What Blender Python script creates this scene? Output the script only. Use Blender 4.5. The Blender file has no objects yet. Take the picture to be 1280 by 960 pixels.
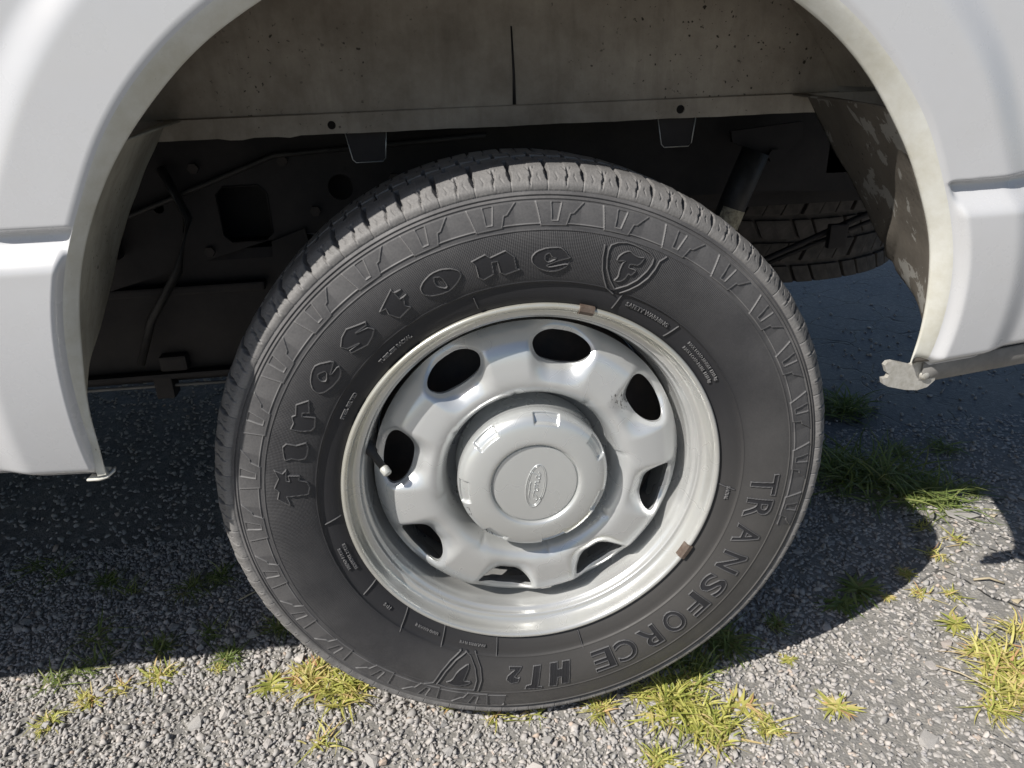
import bpy, bmesh, math, random
import numpy as np
from mathutils import Vector, Matrix
random.seed(7); rng = np.random.default_rng(7)
S = bpy.context.scene
COL = S.collection
R = math.radians

# ------------------------------------------------------------------ camera
cam_data = bpy.data.cameras.new("camera"); cam = bpy.data.objects.new("camera", cam_data); COL.objects.link(cam)
cam_data.sensor_width = 36; cam_data.lens = 25.875; cam_data.clip_start = .02; cam_data.clip_end = 1000
right = Vector((0.99093, -0.13023, -0.03325)); up = Vector((0.08249, 0.39397, 0.91542)); back = right.cross(up)
m = Matrix((right, up, back)).transposed().to_4x4(); m.translation = Vector((-0.11508, -0.77358, 0.86525))
cam.matrix_world = m
S.camera = cam

# ------------------------------------------------------------------ light
SUN_TRAVEL = Vector((0.87, 0.505, -1.0)).normalized()          # the way the sunlight goes
elev = math.asin(-SUN_TRAVEL.z); az = math.atan2(-SUN_TRAVEL.x, -SUN_TRAVEL.y)
w = bpy.data.worlds.new("World"); S.world = w; w.use_nodes = True
nt = w.node_tree; bgn = nt.nodes['Background']
sky = nt.nodes.new('ShaderNodeTexSky'); sky.sky_type = 'NISHITA'; sky.sun_disc = False
sky.sun_elevation = elev; sky.sun_rotation = az; sky.air_density = 1.0; sky.dust_density = 1.0
nt.links.new(sky.outputs[0], bgn.inputs[0]); bgn.inputs[1].default_value = 0.070
sl = bpy.data.lights.new("sun", 'SUN'); sl.energy = 5.0; sl.angle = R(.5); sl.color = (1.0, .965, .91)
so = bpy.data.objects.new("sun", sl); COL.objects.link(so); so.rotation_euler = SUN_TRAVEL.to_track_quat('-Z', 'Y').to_euler()
S.view_settings.view_transform = 'Standard'; S.view_settings.look = 'None'
S.view_settings.exposure = 0.16; S.view_settings.gamma = 1
S.render.engine = 'CYCLES'

# ------------------------------------------------------------------ helpers
def mesh_obj(name, verts, faces, mat, parent=None, smooth=True, loc=(0, 0, 0)):
    """verts in world metres; loc is the object's origin in world metres"""
    v = np.asarray(verts, float) - np.array(loc)
    me = bpy.data.meshes.new(name); me.from_pydata(v.tolist(), [], faces if isinstance(faces, list) else faces.tolist())
    me.validate(); me.update()
    if smooth: me.shade_smooth()
    if mat: me.materials.append(mat)
    o = bpy.data.objects.new(name, me); COL.objects.link(o)
    put(o, parent, loc); return o
def worldloc(o):
    v = Vector(o.location)
    while o.parent: o = o.parent; v = v + Vector(o.location)
    return v
def put(o, parent, loc):
    o.location = Vector(loc)
    if parent: o.parent = parent; o.location = Vector(loc) - worldloc(parent)
def bm_obj(name, bm, mat, parent=None, smooth=False, loc=(0, 0, 0)):
    for v in bm.verts: v.co -= Vector(loc)
    me = bpy.data.meshes.new(name); bm.to_mesh(me); bm.free()
    if smooth: me.shade_smooth()
    if mat: me.materials.append(mat)
    o = bpy.data.objects.new(name, me); COL.objects.link(o); put(o, parent, loc); return o
def tag(o, label=None, cat=None, group=None, kind=None):
    if label: o['label'] = label
    if cat: o['category'] = cat
    if group: o['group'] = group
    if kind: o['kind'] = kind
    return o
def grid_faces(nu, nv, closed_u=False):
    i = np.arange(nu if closed_u else nu - 1)[:, None]; j = np.arange(nv - 1)[None, :]
    i2 = (i + 1) % nu
    return np.stack([i * nv + j, i2 * nv + j, i2 * nv + j + 1, i * nv + j + 1], -1).reshape(-1, 4)
def revolve(profile, n, c=(0, 0, 0), flip=False):
    """profile = [(r, y)]; axis is y through c"""
    p = np.array(profile); a = np.arange(n) / n * 2 * math.pi
    V = np.stack([c[0] + np.cos(a)[:, None] * p[:, 0], np.broadcast_to(c[1] + p[:, 1], (n, len(p))), c[2] + np.sin(a)[:, None] * p[:, 0]], -1).reshape(-1, 3)
    F = grid_faces(n, len(p), True)
    if flip: F = F[:, ::-1]
    return V, F
def bm_box(bm, lo, hi, bev=0.0, mtx=None):
    r = bmesh.ops.create_cube(bm, size=1); vs = r['verts']
    for v in vs:
        v.co = Vector([(lo[k] + hi[k]) / 2 + v.co[k] * (hi[k] - lo[k]) for k in range(3)])
    if bev > 0:
        es = list({e for v in vs for e in v.link_edges})
        rr = bmesh.ops.bevel(bm, geom=es, offset=bev, segments=2, affect='EDGES', profile=.7)
        vs = list({v for f in rr['faces'] for v in f.verts} | {v for v in vs if v.is_valid})
    if mtx is not None:
        bmesh.ops.transform(bm, matrix=mtx, verts=vs)
    return vs
def bm_tube(bm, pts, rad, seg=10, cap=True):
    pts = [Vector(p) for p in pts]; rings = []
    for i, p in enumerate(pts):
        d = (pts[min(i + 1, len(pts) - 1)] - pts[max(i - 1, 0)]).normalized()
        a = Vector((0, 0, 1)) if abs(d.z) < .9 else Vector((1, 0, 0))
        u = d.cross(a).normalized(); v = d.cross(u)
        r = rad[i] if isinstance(rad, (list, tuple)) else rad
        rings.append([bm.verts.new(p + (u * math.cos(t) + v * math.sin(t)) * r) for t in [k / seg * 2 * math.pi for k in range(seg)]])
    for a, b in zip(rings, rings[1:]):
        for k in range(seg): bm.faces.new((a[k], a[(k + 1) % seg], b[(k + 1) % seg], b[k]))
    if cap: bm.faces.new(rings[0][::-1]); bm.faces.new(rings[-1])
def bm_plate(bm, outer, holes, y0, y1):
    """flat plate in xz with holes, from y0 (front) to y1 (back)"""
    def layer(y):
        es = []; loops = []
        for l in [outer] + holes:
            vs = [bm.verts.new((x, y, z)) for x, z in l]; loops.append(vs)
            es += [bm.edges.new((vs[i], vs[(i + 1) % len(vs)])) for i in range(len(vs))]
        bmesh.ops.triangle_fill(bm, edges=es, use_beauty=True)
        return loops
    a = layer(y0); b = layer(y1)
    for la, lb in zip(a, b):
        n = len(la)
        for i in range(n): bm.faces.new((la[i], la[(i + 1) % n], lb[(i + 1) % n], lb[i]))
    bmesh.ops.recalc_face_normals(bm, faces=bm.faces[:])
def smooth(a, b, x):
    t = np.clip((np.asarray(x, float) - a) / (b - a), 0, 1); return t * t * (3 - 2 * t)
def seg_dist(P, segs):
    """P (n,2), segs (m,2,2) -> min distance"""
    best = np.full(len(P), 1e9)
    for a, b in segs:
        d = b - a; L = max(d @ d, 1e-12); t = np.clip(((P - a) @ d) / L, 0, 1)
        best = np.minimum(best, np.hypot(*(P - a - t[:, None] * d).T))
    return best
def inside(P, segs):
    c = np.zeros(len(P), bool)
    for a, b in segs:
        k = ((a[1] > P[:, 1]) != (b[1] > P[:, 1])) & (P[:, 0] < (b[0] - a[0]) * (P[:, 1] - a[1]) / ((b[1] - a[1]) or 1e-12) + a[0])
        c ^= k
    return c

# ------------------------------------------------------------------ materials
class N:
    def __init__(s, name):
        s.m = bpy.data.materials.new(name); s.m.use_nodes = True; s.t = s.m.node_tree
        s.b = s.t.nodes['Principled BSDF']; s.co = s.n('ShaderNodeTexCoord').outputs['Object']
    def n(s, typ, **k):
        x = s.t.nodes.new(typ)
        for a, b in k.items(): setattr(x, a, b)
        return x
    def l(s, a, b): s.t.links.new(a, b)
    def val(s, sock, v):
        if hasattr(v, 'links') or isinstance(v, bpy.types.NodeSocket): s.l(v, sock)
        else: sock.default_value = v
    def noise(s, scale, detail=6, rough=.6, vec=None, dist=0):
        x = s.n('ShaderNodeTexNoise'); x.inputs['Scale'].default_value = scale; x.inputs['Detail'].default_value = detail
        x.inputs['Roughness'].default_value = rough; x.inputs['Distortion'].default_value = dist
        s.l(vec or s.co, x.inputs['Vector']); return x.outputs['Fac']
    def vor(s, scale, feature='F1', out='Distance', vec=None, rnd=1):
        x = s.n('ShaderNodeTexVoronoi', feature=feature); x.inputs['Scale'].default_value = scale; x.inputs['Randomness'].default_value = rnd
        s.l(vec or s.co, x.inputs['Vector']); return x.outputs[out]
    def mapv(s, scale, loc=(0, 0, 0), rot=(0, 0, 0)):
        x = s.n('ShaderNodeMapping'); x.inputs['Scale'].default_value = scale; x.inputs['Location'].default_value = loc
        x.inputs['Rotation'].default_value = rot; s.l(s.co, x.inputs['Vector']); return x.outputs[0]
    def math(s, op, a, b=0.0, c=None, clamp=False):
        x = s.n('ShaderNodeMath', operation=op, use_clamp=clamp); s.val(x.inputs[0], a); s.val(x.inputs[1], b)
        if c is not None: s.val(x.inputs[2], c)
        return x.outputs[0]
    def ramp(s, v, stops):
        x = s.n('ShaderNodeValToRGB'); e = x.color_ramp.elements
        while len(e) > 1: e.remove(e[-1])
        e[0].position = stops[0][0]; e[0].color = (*stops[0][1], 1) if isinstance(stops[0][1], tuple) else (stops[0][1],) * 3 + (1,)
        for p, c in stops[1:]:
            k = e.new(p); k.color = (*c, 1) if isinstance(c, tuple) else (c, c, c, 1)
        s.l(v, x.inputs[0]); return x.outputs[0]
    def mix(s, f, a, b):
        x = s.n('ShaderNodeMix', data_type='RGBA'); s.val(x.inputs[0], f)
        for k, v in ((6, a), (7, b)):
            if isinstance(v, tuple): x.inputs[k].default_value = (*v, 1)
            else: s.l(v, x.inputs[k])
        return x.outputs[2]
    def sep(s, vec=None):
        x = s.n('ShaderNodeSeparateXYZ'); s.l(vec or s.co, x.inputs[0]); return x.outputs
    def bump(s, h, strength=.5, dist=.001, prev=None):
        x = s.n('ShaderNodeBump'); x.inputs['Strength'].default_value = strength; x.inputs['Distance'].default_value = dist
        s.l(h, x.inputs['Height'])
        if prev: s.l(prev, x.inputs['Normal'])
        s.l(x.outputs[0], s.b.inputs['Normal']); return x.outputs[0]
    def set(s, color=None, rough=None, metal=None, coat=None, spec=None):
        if color is not None: s.val(s.b.inputs['Base Color'], (*color, 1) if isinstance(color, tuple) else color)
        if rough is not None: s.val(s.b.inputs['Roughness'], rough)
        if metal is not None: s.b.inputs['Metallic'].default_value = metal
        if coat is not None: s.b.inputs['Coat Weight'].default_value = coat; s.b.inputs['Coat Roughness'].default_value = .06
        if spec is not None: s.b.inputs['Specular IOR Level'].default_value = spec
        return s
def M_paint():
    s = N('white_truck_paint')
    dirt = s.ramp(s.noise(9, 8, .65), [(.45, 0.0), (.8, 1.0)])
    c = s.mix(s.math('MULTIPLY', dirt, .25), (.575, .575, .585), (.49, .475, .445))
    spk = s.ramp(s.vor(95), [(.0, 1.0), (.035, 0.0)])
    big = s.ramp(s.noise(16, 3), [(.58, 0.0), (.66, 1.0)])
    c = s.mix(s.math('MULTIPLY', s.math('MULTIPLY', spk, big), .6), c, (.3, .27, .22))
    s.set(c, s.ramp(s.noise(30, 6), [(.3, .24), (.8, .36)]), coat=.6)
    s.bump(s.noise(5, 2), .25, .004); return s.m
def M_lip():
    s = N('stained_white_paint')
    st = s.ramp(s.noise(22, 8, .7), [(.35, 0.0), (.7, 1.0)])
    c = s.mix(st, (.66, .655, .61), (.52, .50, .42))
    sp = s.ramp(s.vor(150), [(.0, 1.0), (.10, 0.0)]); mk = s.ramp(s.noise(30, 4), [(.56, 0.0), (.64, 1.0)])
    c = s.mix(s.math('MULTIPLY', sp, mk), c, (.12, .10, .07))
    s.set(c, .5, spec=.4); s.bump(s.noise(60, 6), .3, .001); return s.m
def M_rim(name='painted_steel_rim', tint=(.68, .68, .665), stain=.55, inner=.215):
    s = N(name)
    x, y, z = s.sep(); r = s.math('SQRT', s.math('ADD', s.math('MULTIPLY', x, x), s.math('MULTIPLY', z, z)))
    outer = s.ramp(r, [(inner, 0.0), (inner + .008, 1.0)])
    up_ = s.ramp(s.math('ADD', z, s.math('MULTIPLY', x, -.7)), [(-.05, .25), (.12, 1.0)])
    nz = s.ramp(s.noise(14, 8, .65), [(.3, .35), (.65, 1.0)])
    f = s.math('MULTIPLY', s.math('MULTIPLY', outer, up_), s.math('MULTIPLY', nz, stain))
    c = s.mix(f, tint, (.50, .46, .30))
    blot = s.ramp(s.noise(5, 3, .5), [(.4, 0.0), (.75, .25)]); c = s.mix(blot, c, (.47, .475, .46))
    # chips and scuffs, long along the rim
    sp = s.ramp(s.noise(260, 3, .7), [(.74, 0.0), (.76, 1.0)]); mk = s.ramp(s.noise(24, 4), [(.56, 0.0), (.62, 1.0)])
    c = s.mix(s.math('MULTIPLY', sp, mk), c, (.10, .085, .06))
    for (mx, mz, rad_) in ((-.090, -.035, .016), (-.062, -.075, .014), (.105, .100, .013), (.118, .088, .010), (-.150, .20, .01)):
        dx = s.math('ADD', x, -mx); dz = s.math('ADD', z, -mz); dd = s.math('SQRT', s.math('ADD', s.math('MULTIPLY', dx, dx), s.math('MULTIPLY', dz, dz)))
        msk = s.ramp(dd, [(rad_ * .6, 1.0), (rad_, 0.0)])
        scr = s.ramp(s.noise(1, 2, .5, vec=s.mapv((330, 200, 170), rot=(0, .6, 0))), [(.60, 0.0), (.63, .9)]); c = s.mix(s.math('MULTIPLY', msk, scr), c, (.07, .065, .06))
    grime = s.ramp(s.noise(3.5, 4, .5), [(.45, 0.0), (.85, .22)]); c = s.mix(grime, c, (.42, .40, .34))
    s.set(c, s.ramp(s.noise(9, 3), [(.3, .22), (.7, .32)]), metal=.55, spec=.6)
    s.bump(s.noise(60, 4), .05, .0006); return s.m
def M_rubber(name='tyre_rubber', lug=False):
    s = N(name)
    x, y, z = s.sep(); r = s.math('SQRT', s.math('ADD', s.math('MULTIPLY', x, x), s.math('MULTIPLY', z, z)))
    ang = s.math('ARCTAN2', z, x)
    d1 = s.ramp(s.noise(11, 8, .65), [(.3, 0.0), (.75, 1.0)])
    zone = s.ramp(r, [(.240, .02), (.262, .08), (.268, .22), (.305, .38), (.318, .45), (.330, .72), (.352, .9), (.372, 1.0)])
    fine = s.noise(420, 4, .7)
    dust = s.math('MULTIPLY', zone, s.math('ADD', s.math('MULTIPLY', d1, .55), s.math('MULTIPLY', fine, .45)))
    c = s.mix(dust, (.024, .024, .027), (.22, .212, .208) if not lug else (.36, .345, .33))
    if not lug:
        # brown tint, stronger towards the lower right
        low = s.ramp(s.math('ADD', s.math('MULTIPLY', x, .8), s.math('MULTIPLY', z, -1.0)), [(.06, 0.0), (.36, .5)])
        c = s.mix(low, c, (.105, .098, .088))
        spk = s.ramp(s.vor(190), [(.0, 1.0), (.055, 0.0)]); mk = s.ramp(s.noise(45, 3), [(.6, 0.0), (.66, 1.0)])
        c = s.mix(s.math('MULTIPLY', spk, mk), c, (.42, .40, .36))
    rg = s.n('ShaderNodeAttribute', attribute_name='ridge').outputs['Fac']; c = s.mix(s.math('MULTIPLY', rg, s.ramp(d1, [(0, .15), (1, .65)])), c, (.30, .29, .285))
    s.set(c, s.ramp(s.noise(60, 5), [(.3, .50), (.8, .70)]), spec=.34)
    h = s.noise(700, 4, .7)
    nrm = s.bump(h, .35, .0004)
    if not lug:
        ra = s.math('SINE', s.math('MULTIPLY', ang, 1010.0))
        rb = s.math('SINE', s.math('ADD', s.math('MULTIPLY', r, 4300.0), s.math('MULTIPLY', ang, 60)))
        hh = s.math('ADD', ra, s.math('MULTIPLY', rb, .7))
        zin = s.math('MULTIPLY', s.ramp(r, [(.262, 0.0), (.266, 1.0), (.3165, 1.0), (.319, 0.0)]),
                     s.ramp(s.math('ADD', s.math('MULTIPLY', x, -.8), z), [(-.10, .12), (.06, 1.0)]))
        wear = s.ramp(s.noise(8, 4), [(.3, .35), (.6, 1.0)])
        s.bump(s.math('MULTIPLY', s.math('MULTIPLY', hh, zin), wear), .42, .0005, nrm)
    return s.m
def M_simple(name, c1, c2, rough, scale=20, metal=0, bs=.3, bd=.001, spec=.5):
    s = N(name); s.set(s.mix(s.ramp(s.noise(scale, 8, .65), [(.35, 0.0), (.7, 1.0)]), c1, c2), rough, metal=metal, spec=spec)
    s.bump(s.noise(scale * 5, 6), bs, bd); return s.m
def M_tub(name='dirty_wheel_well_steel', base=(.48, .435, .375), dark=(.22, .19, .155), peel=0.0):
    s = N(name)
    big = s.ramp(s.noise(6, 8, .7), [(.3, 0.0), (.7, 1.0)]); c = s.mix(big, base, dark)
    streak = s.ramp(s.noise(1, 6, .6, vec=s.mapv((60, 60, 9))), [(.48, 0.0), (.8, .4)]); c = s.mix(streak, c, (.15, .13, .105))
    sp = s.ramp(s.noise(170, 3, .5), [(.66, 0.0), (.69, 1.0)]); mk = s.ramp(s.noise(7, 6), [(.46, 0.0), (.56, 1.0)])
    c = s.mix(s.math('MULTIPLY', sp, mk), c, (.05, .042, .035))
    if peel:
        pk = s.ramp(s.noise(18, 7, .62, dist=.4), [(.555, 0.0), (.565, peel)]); c = s.mix(pk, c, (.31, .30, .275))
        s.bump(s.noise(18, 7, .62, dist=.4), .3, .002)
    s.set(c, .75, spec=.3); s.bump(s.noise(120, 6), .5, .0012); return s.m
def M_stone():
    s = N('crushed_stone')
    at = s.n('ShaderNodeAttribute', attribute_name='tint').outputs['Fac']; oi = s.n('ShaderNodeObjectInfo').outputs['Random']
    v = s.math('FRACT', s.math('ADD', at, oi))
    c = s.ramp(v, [(0, (.30, .287, .275)), (.2, (.42, .395, .37)), (.4, (.35, .338, .325)), (.58, (.48, .445, .415)), (.72, (.38, .355, .34)), (.84, (.54, .495, .455)), (.93, (.34, .33, .335)), (.97, (.52, .40, .31)), (1, (.62, .585, .55))])
    c = s.mix(s.ramp(s.noise(260, 6, .7), [(.3, 0.0), (.75, .45)]), c, (.42, .40, .37))
    s.set(c, .85, spec=.3); s.bump(s.noise(500, 5), .5, .0008); return s.m
def M_ground():
    s = N('worn_asphalt_ground')
    n1 = s.noise(3, 8, .65); x, y, z = s.sep()
    c = s.ramp(s.noise(45, 8, .7), [(.3, (.15, .142, .13)), (.7, (.28, .265, .24))])
    agg = s.vor(115, out='Color'); ag = s.n('ShaderNodeSeparateColor'); s.l(agg, ag.inputs[0])
    c = s.mix(s.ramp(ag.outputs[0], [(.1, .25), (.9, .55)]), c, s.ramp(ag.outputs[1], [(0, (.16, .158, .158)), (.45, (.25, .24, .225)), (.8, (.33, .31, .28)), (1, (.42, .395, .36))]))
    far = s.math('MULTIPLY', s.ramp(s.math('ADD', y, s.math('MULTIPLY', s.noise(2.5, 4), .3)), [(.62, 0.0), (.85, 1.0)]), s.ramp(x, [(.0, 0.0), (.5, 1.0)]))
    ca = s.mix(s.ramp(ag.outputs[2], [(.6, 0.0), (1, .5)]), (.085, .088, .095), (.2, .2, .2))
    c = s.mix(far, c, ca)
    wv = s.n('ShaderNodeVectorMath', operation='ADD'); s.l(s.co, wv.inputs[0])
    nn = s.n('ShaderNodeTexNoise'); nn.inputs['Scale'].default_value = 9; s.l(s.co, nn.inputs['Vector'])
    sc = s.n('ShaderNodeVectorMath', operation='SCALE'); s.l(nn.outputs['Color'], sc.inputs[0]); sc.inputs['Scale'].default_value = .10; s.l(sc.outputs[0], wv.inputs[1])
    cr = s.vor(7.0, feature='DISTANCE_TO_EDGE', vec=wv.outputs[0])
    crm = s.math('MULTIPLY', s.math('MULTIPLY', s.ramp(cr, [(.004, 1.0), (.022, 0.0)]), s.ramp(x, [(.45, 0.0), (.8, 1.0)])), s.ramp(s.noise(4, 4), [(.42, 0.0), (.55, 1.0)]))
    c = s.mix(s.math('MULTIPLY', crm, .75), c, (.03, .028, .026))
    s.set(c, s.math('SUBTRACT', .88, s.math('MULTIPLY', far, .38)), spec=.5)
    b1 = s.bump(s.math('MULTIPLY', crm, -1.0), .8, .006)
    b2 = s.bump(s.vor(230), .5, .002, b1)
    s.bump(s.noise(260, 6), .6, .0015, b2); return s.m
def M_leaf(name, ramp, trans=.3):
    s = N(name); oi = s.n('ShaderNodeObjectInfo').outputs['Random']; at = s.n('ShaderNodeAttribute', attribute_name='tint').outputs['Fac']
    v = s.math('ADD', s.math('MULTIPLY', at, .8), s.math('MULTIPLY', oi, .2))
    s.set(s.ramp(v, ramp), .5, spec=.35)
    tr = s.n('ShaderNodeBsdfTranslucent'); s.l(s.ramp(v, ramp), tr.inputs[0]); mx = s.n('ShaderNodeMixShader'); mx.inputs[0].default_value = trans
    s.l(s.b.outputs[0], mx.inputs[1]); s.l(tr.outputs[0], mx.inputs[2]); s.l(mx.outputs[0], s.t.nodes['Material Output'].inputs[0]); return s.m

PAINT = M_paint(); LIP = M_lip(); RIM = M_rim(); DISC = M_rim('painted_steel_centre', (.70, .71, .71), .15, .19)
CAP = M_rim('satin_silver_cap', (.67, .68, .67), 0, .2); RUB = M_rubber(); LUG = M_rubber('dusty_tread_rubber', True)
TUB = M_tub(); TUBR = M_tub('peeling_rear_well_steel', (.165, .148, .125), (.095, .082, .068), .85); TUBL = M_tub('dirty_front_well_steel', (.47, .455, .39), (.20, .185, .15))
FRAME = M_simple('dark_frame_steel', (.010, .009, .011), (.030, .026, .027), .6, 12, .2)
BLACK = M_simple('black_rubber', (.018, .018, .02), (.04, .038, .036), .55, 60)
DARKSTEEL = M_simple('dark_brake_steel', (.03, .028, .028), (.06, .045, .04), .7, 40)
RUST = M_simple('rusty_clip_steel', (.085, .055, .04), (.17, .135, .11), .7, 90, .2)
GALV = M_simple('worn_galvanised_steel', (.42, .40, .35), (.62, .60, .56), .5, 120, .35)
SILL = M_simple('grey_bumper_plastic', (.16, .155, .15), (.26, .25, .235), .6, 30)
LABEL = M_simple('faded_sticker', (.55, .50, .36), (.12, .10, .08), .6, 160)
EDGE = M_simple('edge_glint_tone', (.5, .5, .48), (.6, .6, .58), .4, 30, .6)  # pale tone that paints the light along the tab edges
VALVE = M_simple('pale_valve_cap', (.6, .6, .56), (.45, .44, .4), .5, 200, .3)
SPARE = M_simple('worn_spare_rubber', (.045, .040, .038), (.11, .097, .09), .8, 35); STONE = M_stone(); GROUND = M_ground()
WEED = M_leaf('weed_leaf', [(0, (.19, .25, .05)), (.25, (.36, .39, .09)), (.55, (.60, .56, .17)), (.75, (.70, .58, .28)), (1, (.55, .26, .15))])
SHADE_TINT_WEED = M_leaf('weed_leaf_shade_tint', [(0, (.12, .18, .05)), (.5, (.24, .30, .09)), (.85, (.40, .40, .16)), (1, (.35, .24, .13))])  # weed colours darkened for tufts under the truck: shade put into the leaf
STRAW = M_leaf('dry_straw', [(0, (.45, .38, .26)), (1, (.6, .54, .42))], .1)
GLYPHS={'letter_F':[[(-301.7,65.6),(-293.0,60.1),(-288.4,64.7),(-290.2,50.0),(-286.9,48.8),(-287.7,56.6),(-275.2,54.1),(-276.5,48.5),(-268.2,43.8),(-266.3,36.3),(-269.3,27.3),(-292.8,29.1),(-290.8,20.1),(-291.2,17.2),(-303.6,27.4),(-300.4,37.3),(-305.0,42.2),(-298.2,54.4)]],'letter_i':[[(-287.7,94.0),(-283.1,97.6),(-277.5,95.7),(-273.0,93.8),(-262.0,95.4),(-260.7,88.4),(-263.2,78.9),(-266.2,75.0),(-273.4,74.9),(-280.2,77.9),(-287.6,76.4),(-288.2,80.1),(-288.3,87.1)]],'letter_r':[[(-265.6,144.2),(-251.6,147.7),(-252.8,132.4),(-260.2,133.2),(-261.2,129.3),(-252.8,127.1),(-247.7,125.3),(-250.0,113.4),(-254.1,109.7),(-264.6,110.7),(-272.5,113.4),(-275.7,115.4),(-271.6,122.3),(-272.3,130.3),(-267.9,131.8)]],'letter_e':[[(-238.4,189.4),(-218.5,192.2),(-221.2,184.1),(-225.4,174.3),(-214.7,186.1),(-212.6,178.3),(-215.6,169.6),(-223.6,161.3),(-233.8,154.9),(-240.8,155.0),(-245.8,160.7),(-246.7,171.1),(-243.5,182.2)],[(-237.6,177.9),(-228.0,180.9),(-229.6,169.0),(-234.3,168.7),(-237.8,173.3)]],'letter_s':[[(-201.6,226.7),(-187.5,230.9),(-180.5,233.3),(-179.8,229.1),(-192.0,221.6),(-178.9,226.6),(-172.4,223.7),(-175.1,215.3),(-181.2,205.9),(-199.3,198.6),(-201.2,202.0),(-190.0,209.1),(-203.3,204.0),(-209.8,207.0),(-207.3,217.9)]],'letter_t':[[(-150.7,266.7),(-165.0,242.8),(-157.9,245.5),(-155.5,239.0),(-148.9,235.4),(-144.0,233.6),(-131.8,245.0),(-137.5,247.6),(-138.4,256.6),(-135.4,259.9),(-142.3,255.4),(-146.8,261.5),(-140.6,265.6),(-148.3,263.0)]],'letter_o':[[(-120.6,265.1),(-116.6,272.7),(-107.5,280.8),(-97.0,284.5),(-86.8,284.7),(-78.5,281.5),(-75.7,276.9),(-80.2,268.4),(-88.4,260.1),(-99.0,256.4),(-109.4,255.4),(-117.8,257.8)],[(-105.3,276.3),(-97.6,275.8),(-91.5,265.7),(-93.4,263.1),(-101.8,265.5),(-104.8,271.0)]],'letter_n':[[(-65.2,290.2),(-50.3,297.0),(-45.3,293.2),(-28.8,299.9),(-19.6,292.4),(-17.4,279.1),(-13.6,278.0),(-29.8,272.9),(-34.9,275.9),(-37.8,288.4),(-43.5,287.9),(-41.8,274.6),(-53.0,268.6),(-58.1,272.2),(-60.8,285.5)]],'letter_e2':[[(41.0,287.2),(27.3,284.9),(14.6,280.5),(17.6,278.5),(38.7,281.5),(36.1,277.3),(27.2,273.4),(16.6,273.3),(6.2,277.5),(-0.7,284.2),(-1.4,291.2),(3.9,296.9),(15.3,300.2),(29.2,300.0),(35.3,294.9),(38.7,288.9)],[(13.3,286.7),(13.4,292.0),(17.8,294.3),(21.2,288.8),(25.6,287.7),(16.8,283.9)]],'emblem_F':[[(90.2,280.7),(92.9,286.3),(98.6,290.0),(105.2,291.2),(110.3,286.0),(115.4,283.2),(122.0,282.8),(117.3,275.7),(113.2,274.3),(105.6,276.4),(104.1,272.4),(109.6,270.4),(113.0,268.5),(107.3,263.0),(104.3,265.7),(101.9,260.9),(97.9,257.4),(92.8,256.9),(88.6,258.5),(93.1,262.3),(94.2,270.6),(97.3,278.6),(100.5,280.2)]],'emblem_F2':[[(-98.5,-256.4),(-98.9,-263.6),(-104.2,-274.9),(-107.5,-283.0),(-97.3,-285.9),(-101.3,-290.2),(-116.4,-291.4),(-132.4,-281.3),(-123.0,-279.1),(-114.8,-265.8)]],'H':[[(11.7,-274.1),(22.2,-273.3),(22.1,-284.4),(27.8,-284.1),(28.8,-273.1),(39.4,-272.4),(37.4,-310.8),(26.7,-310.2),(26.8,-297.6),(21.9,-298.1),(19.9,-312.9),(9.2,-312.4)]],'T':[[(-11.2,-275.3),(-1.1,-275.0),(-6.2,-309.8),(-0.4,-310.8),(-1.4,-314.4),(-24.5,-311.8),(-22.4,-305.8),(-15.7,-304.4)]],'2':[[(-44.1,-271.2),(-27.3,-273.9),(-29.3,-278.5),(-38.1,-288.2),(-33.5,-291.5),(-30.6,-290.0),(-33.6,-297.7),(-43.2,-298.6),(-49.6,-291.3),(-47.5,-285.4),(-36.8,-277.3),(-44.3,-276.1)]]}
RIDGES={'shield':[[(84.4,298.6),(91.8,300.5),(101.6,299.9),(109.9,297.0),(120.0,291.5),(127.7,286.5),(131.7,280.9),(129.9,274.8),(124.3,266.9),(114.6,257.5),(103.9,251.5),(90.6,247.8),(84.4,259.6),(80.4,273.2),(80.2,283.8),(81.7,293.5),(84.4,298.6)],[(77.5,299.0),(75.3,285.8),(75.5,271.8),(78.2,260.0),(81.7,249.7),(89.9,241.5)],[(146.3,281.6),(138.1,277.2),(133.5,268.8),(126.3,259.2),(116.5,251.4),(106.6,246.2),(97.0,242.5)]],'shield2':[[(-107.4,-237.0),(-122.8,-247.6),(-136.6,-262.3),(-148.1,-279.9),(-160.1,-280.4)],[(-100.3,-240.5),(-115.5,-248.8),(-130.3,-263.3),(-143.7,-283.1),(-125.9,-294.7),(-94.5,-302.5),(-89.8,-284.6),(-90.6,-264.9),(-95.2,-247.3),(-100.3,-240.5)],[(-88.5,-243.5),(-83.2,-266.1),(-83.3,-285.7),(-89.0,-304.7)]],'div':[[(100.6,240.2),(90.1,223.3)],[(167.5,197.4),(152.0,185.1)],[(-256.9,-19.9),(-238.1,-13.1)],[(-223.6,-128.9),(-207.0,-113.6)],[(-184.3,-191.7),(-171.3,-163.3)],[(-133.6,-226.6),(-125.3,-199.3)],[(-60.8,-254.7),(-57.4,-227.3)],[(58.8,-257.8),(53.1,-234.4)],[(234.1,-21.7),(255.0,-30.0)],[(-64.0,247.5),(-59.4,234.5)]]}
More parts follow.
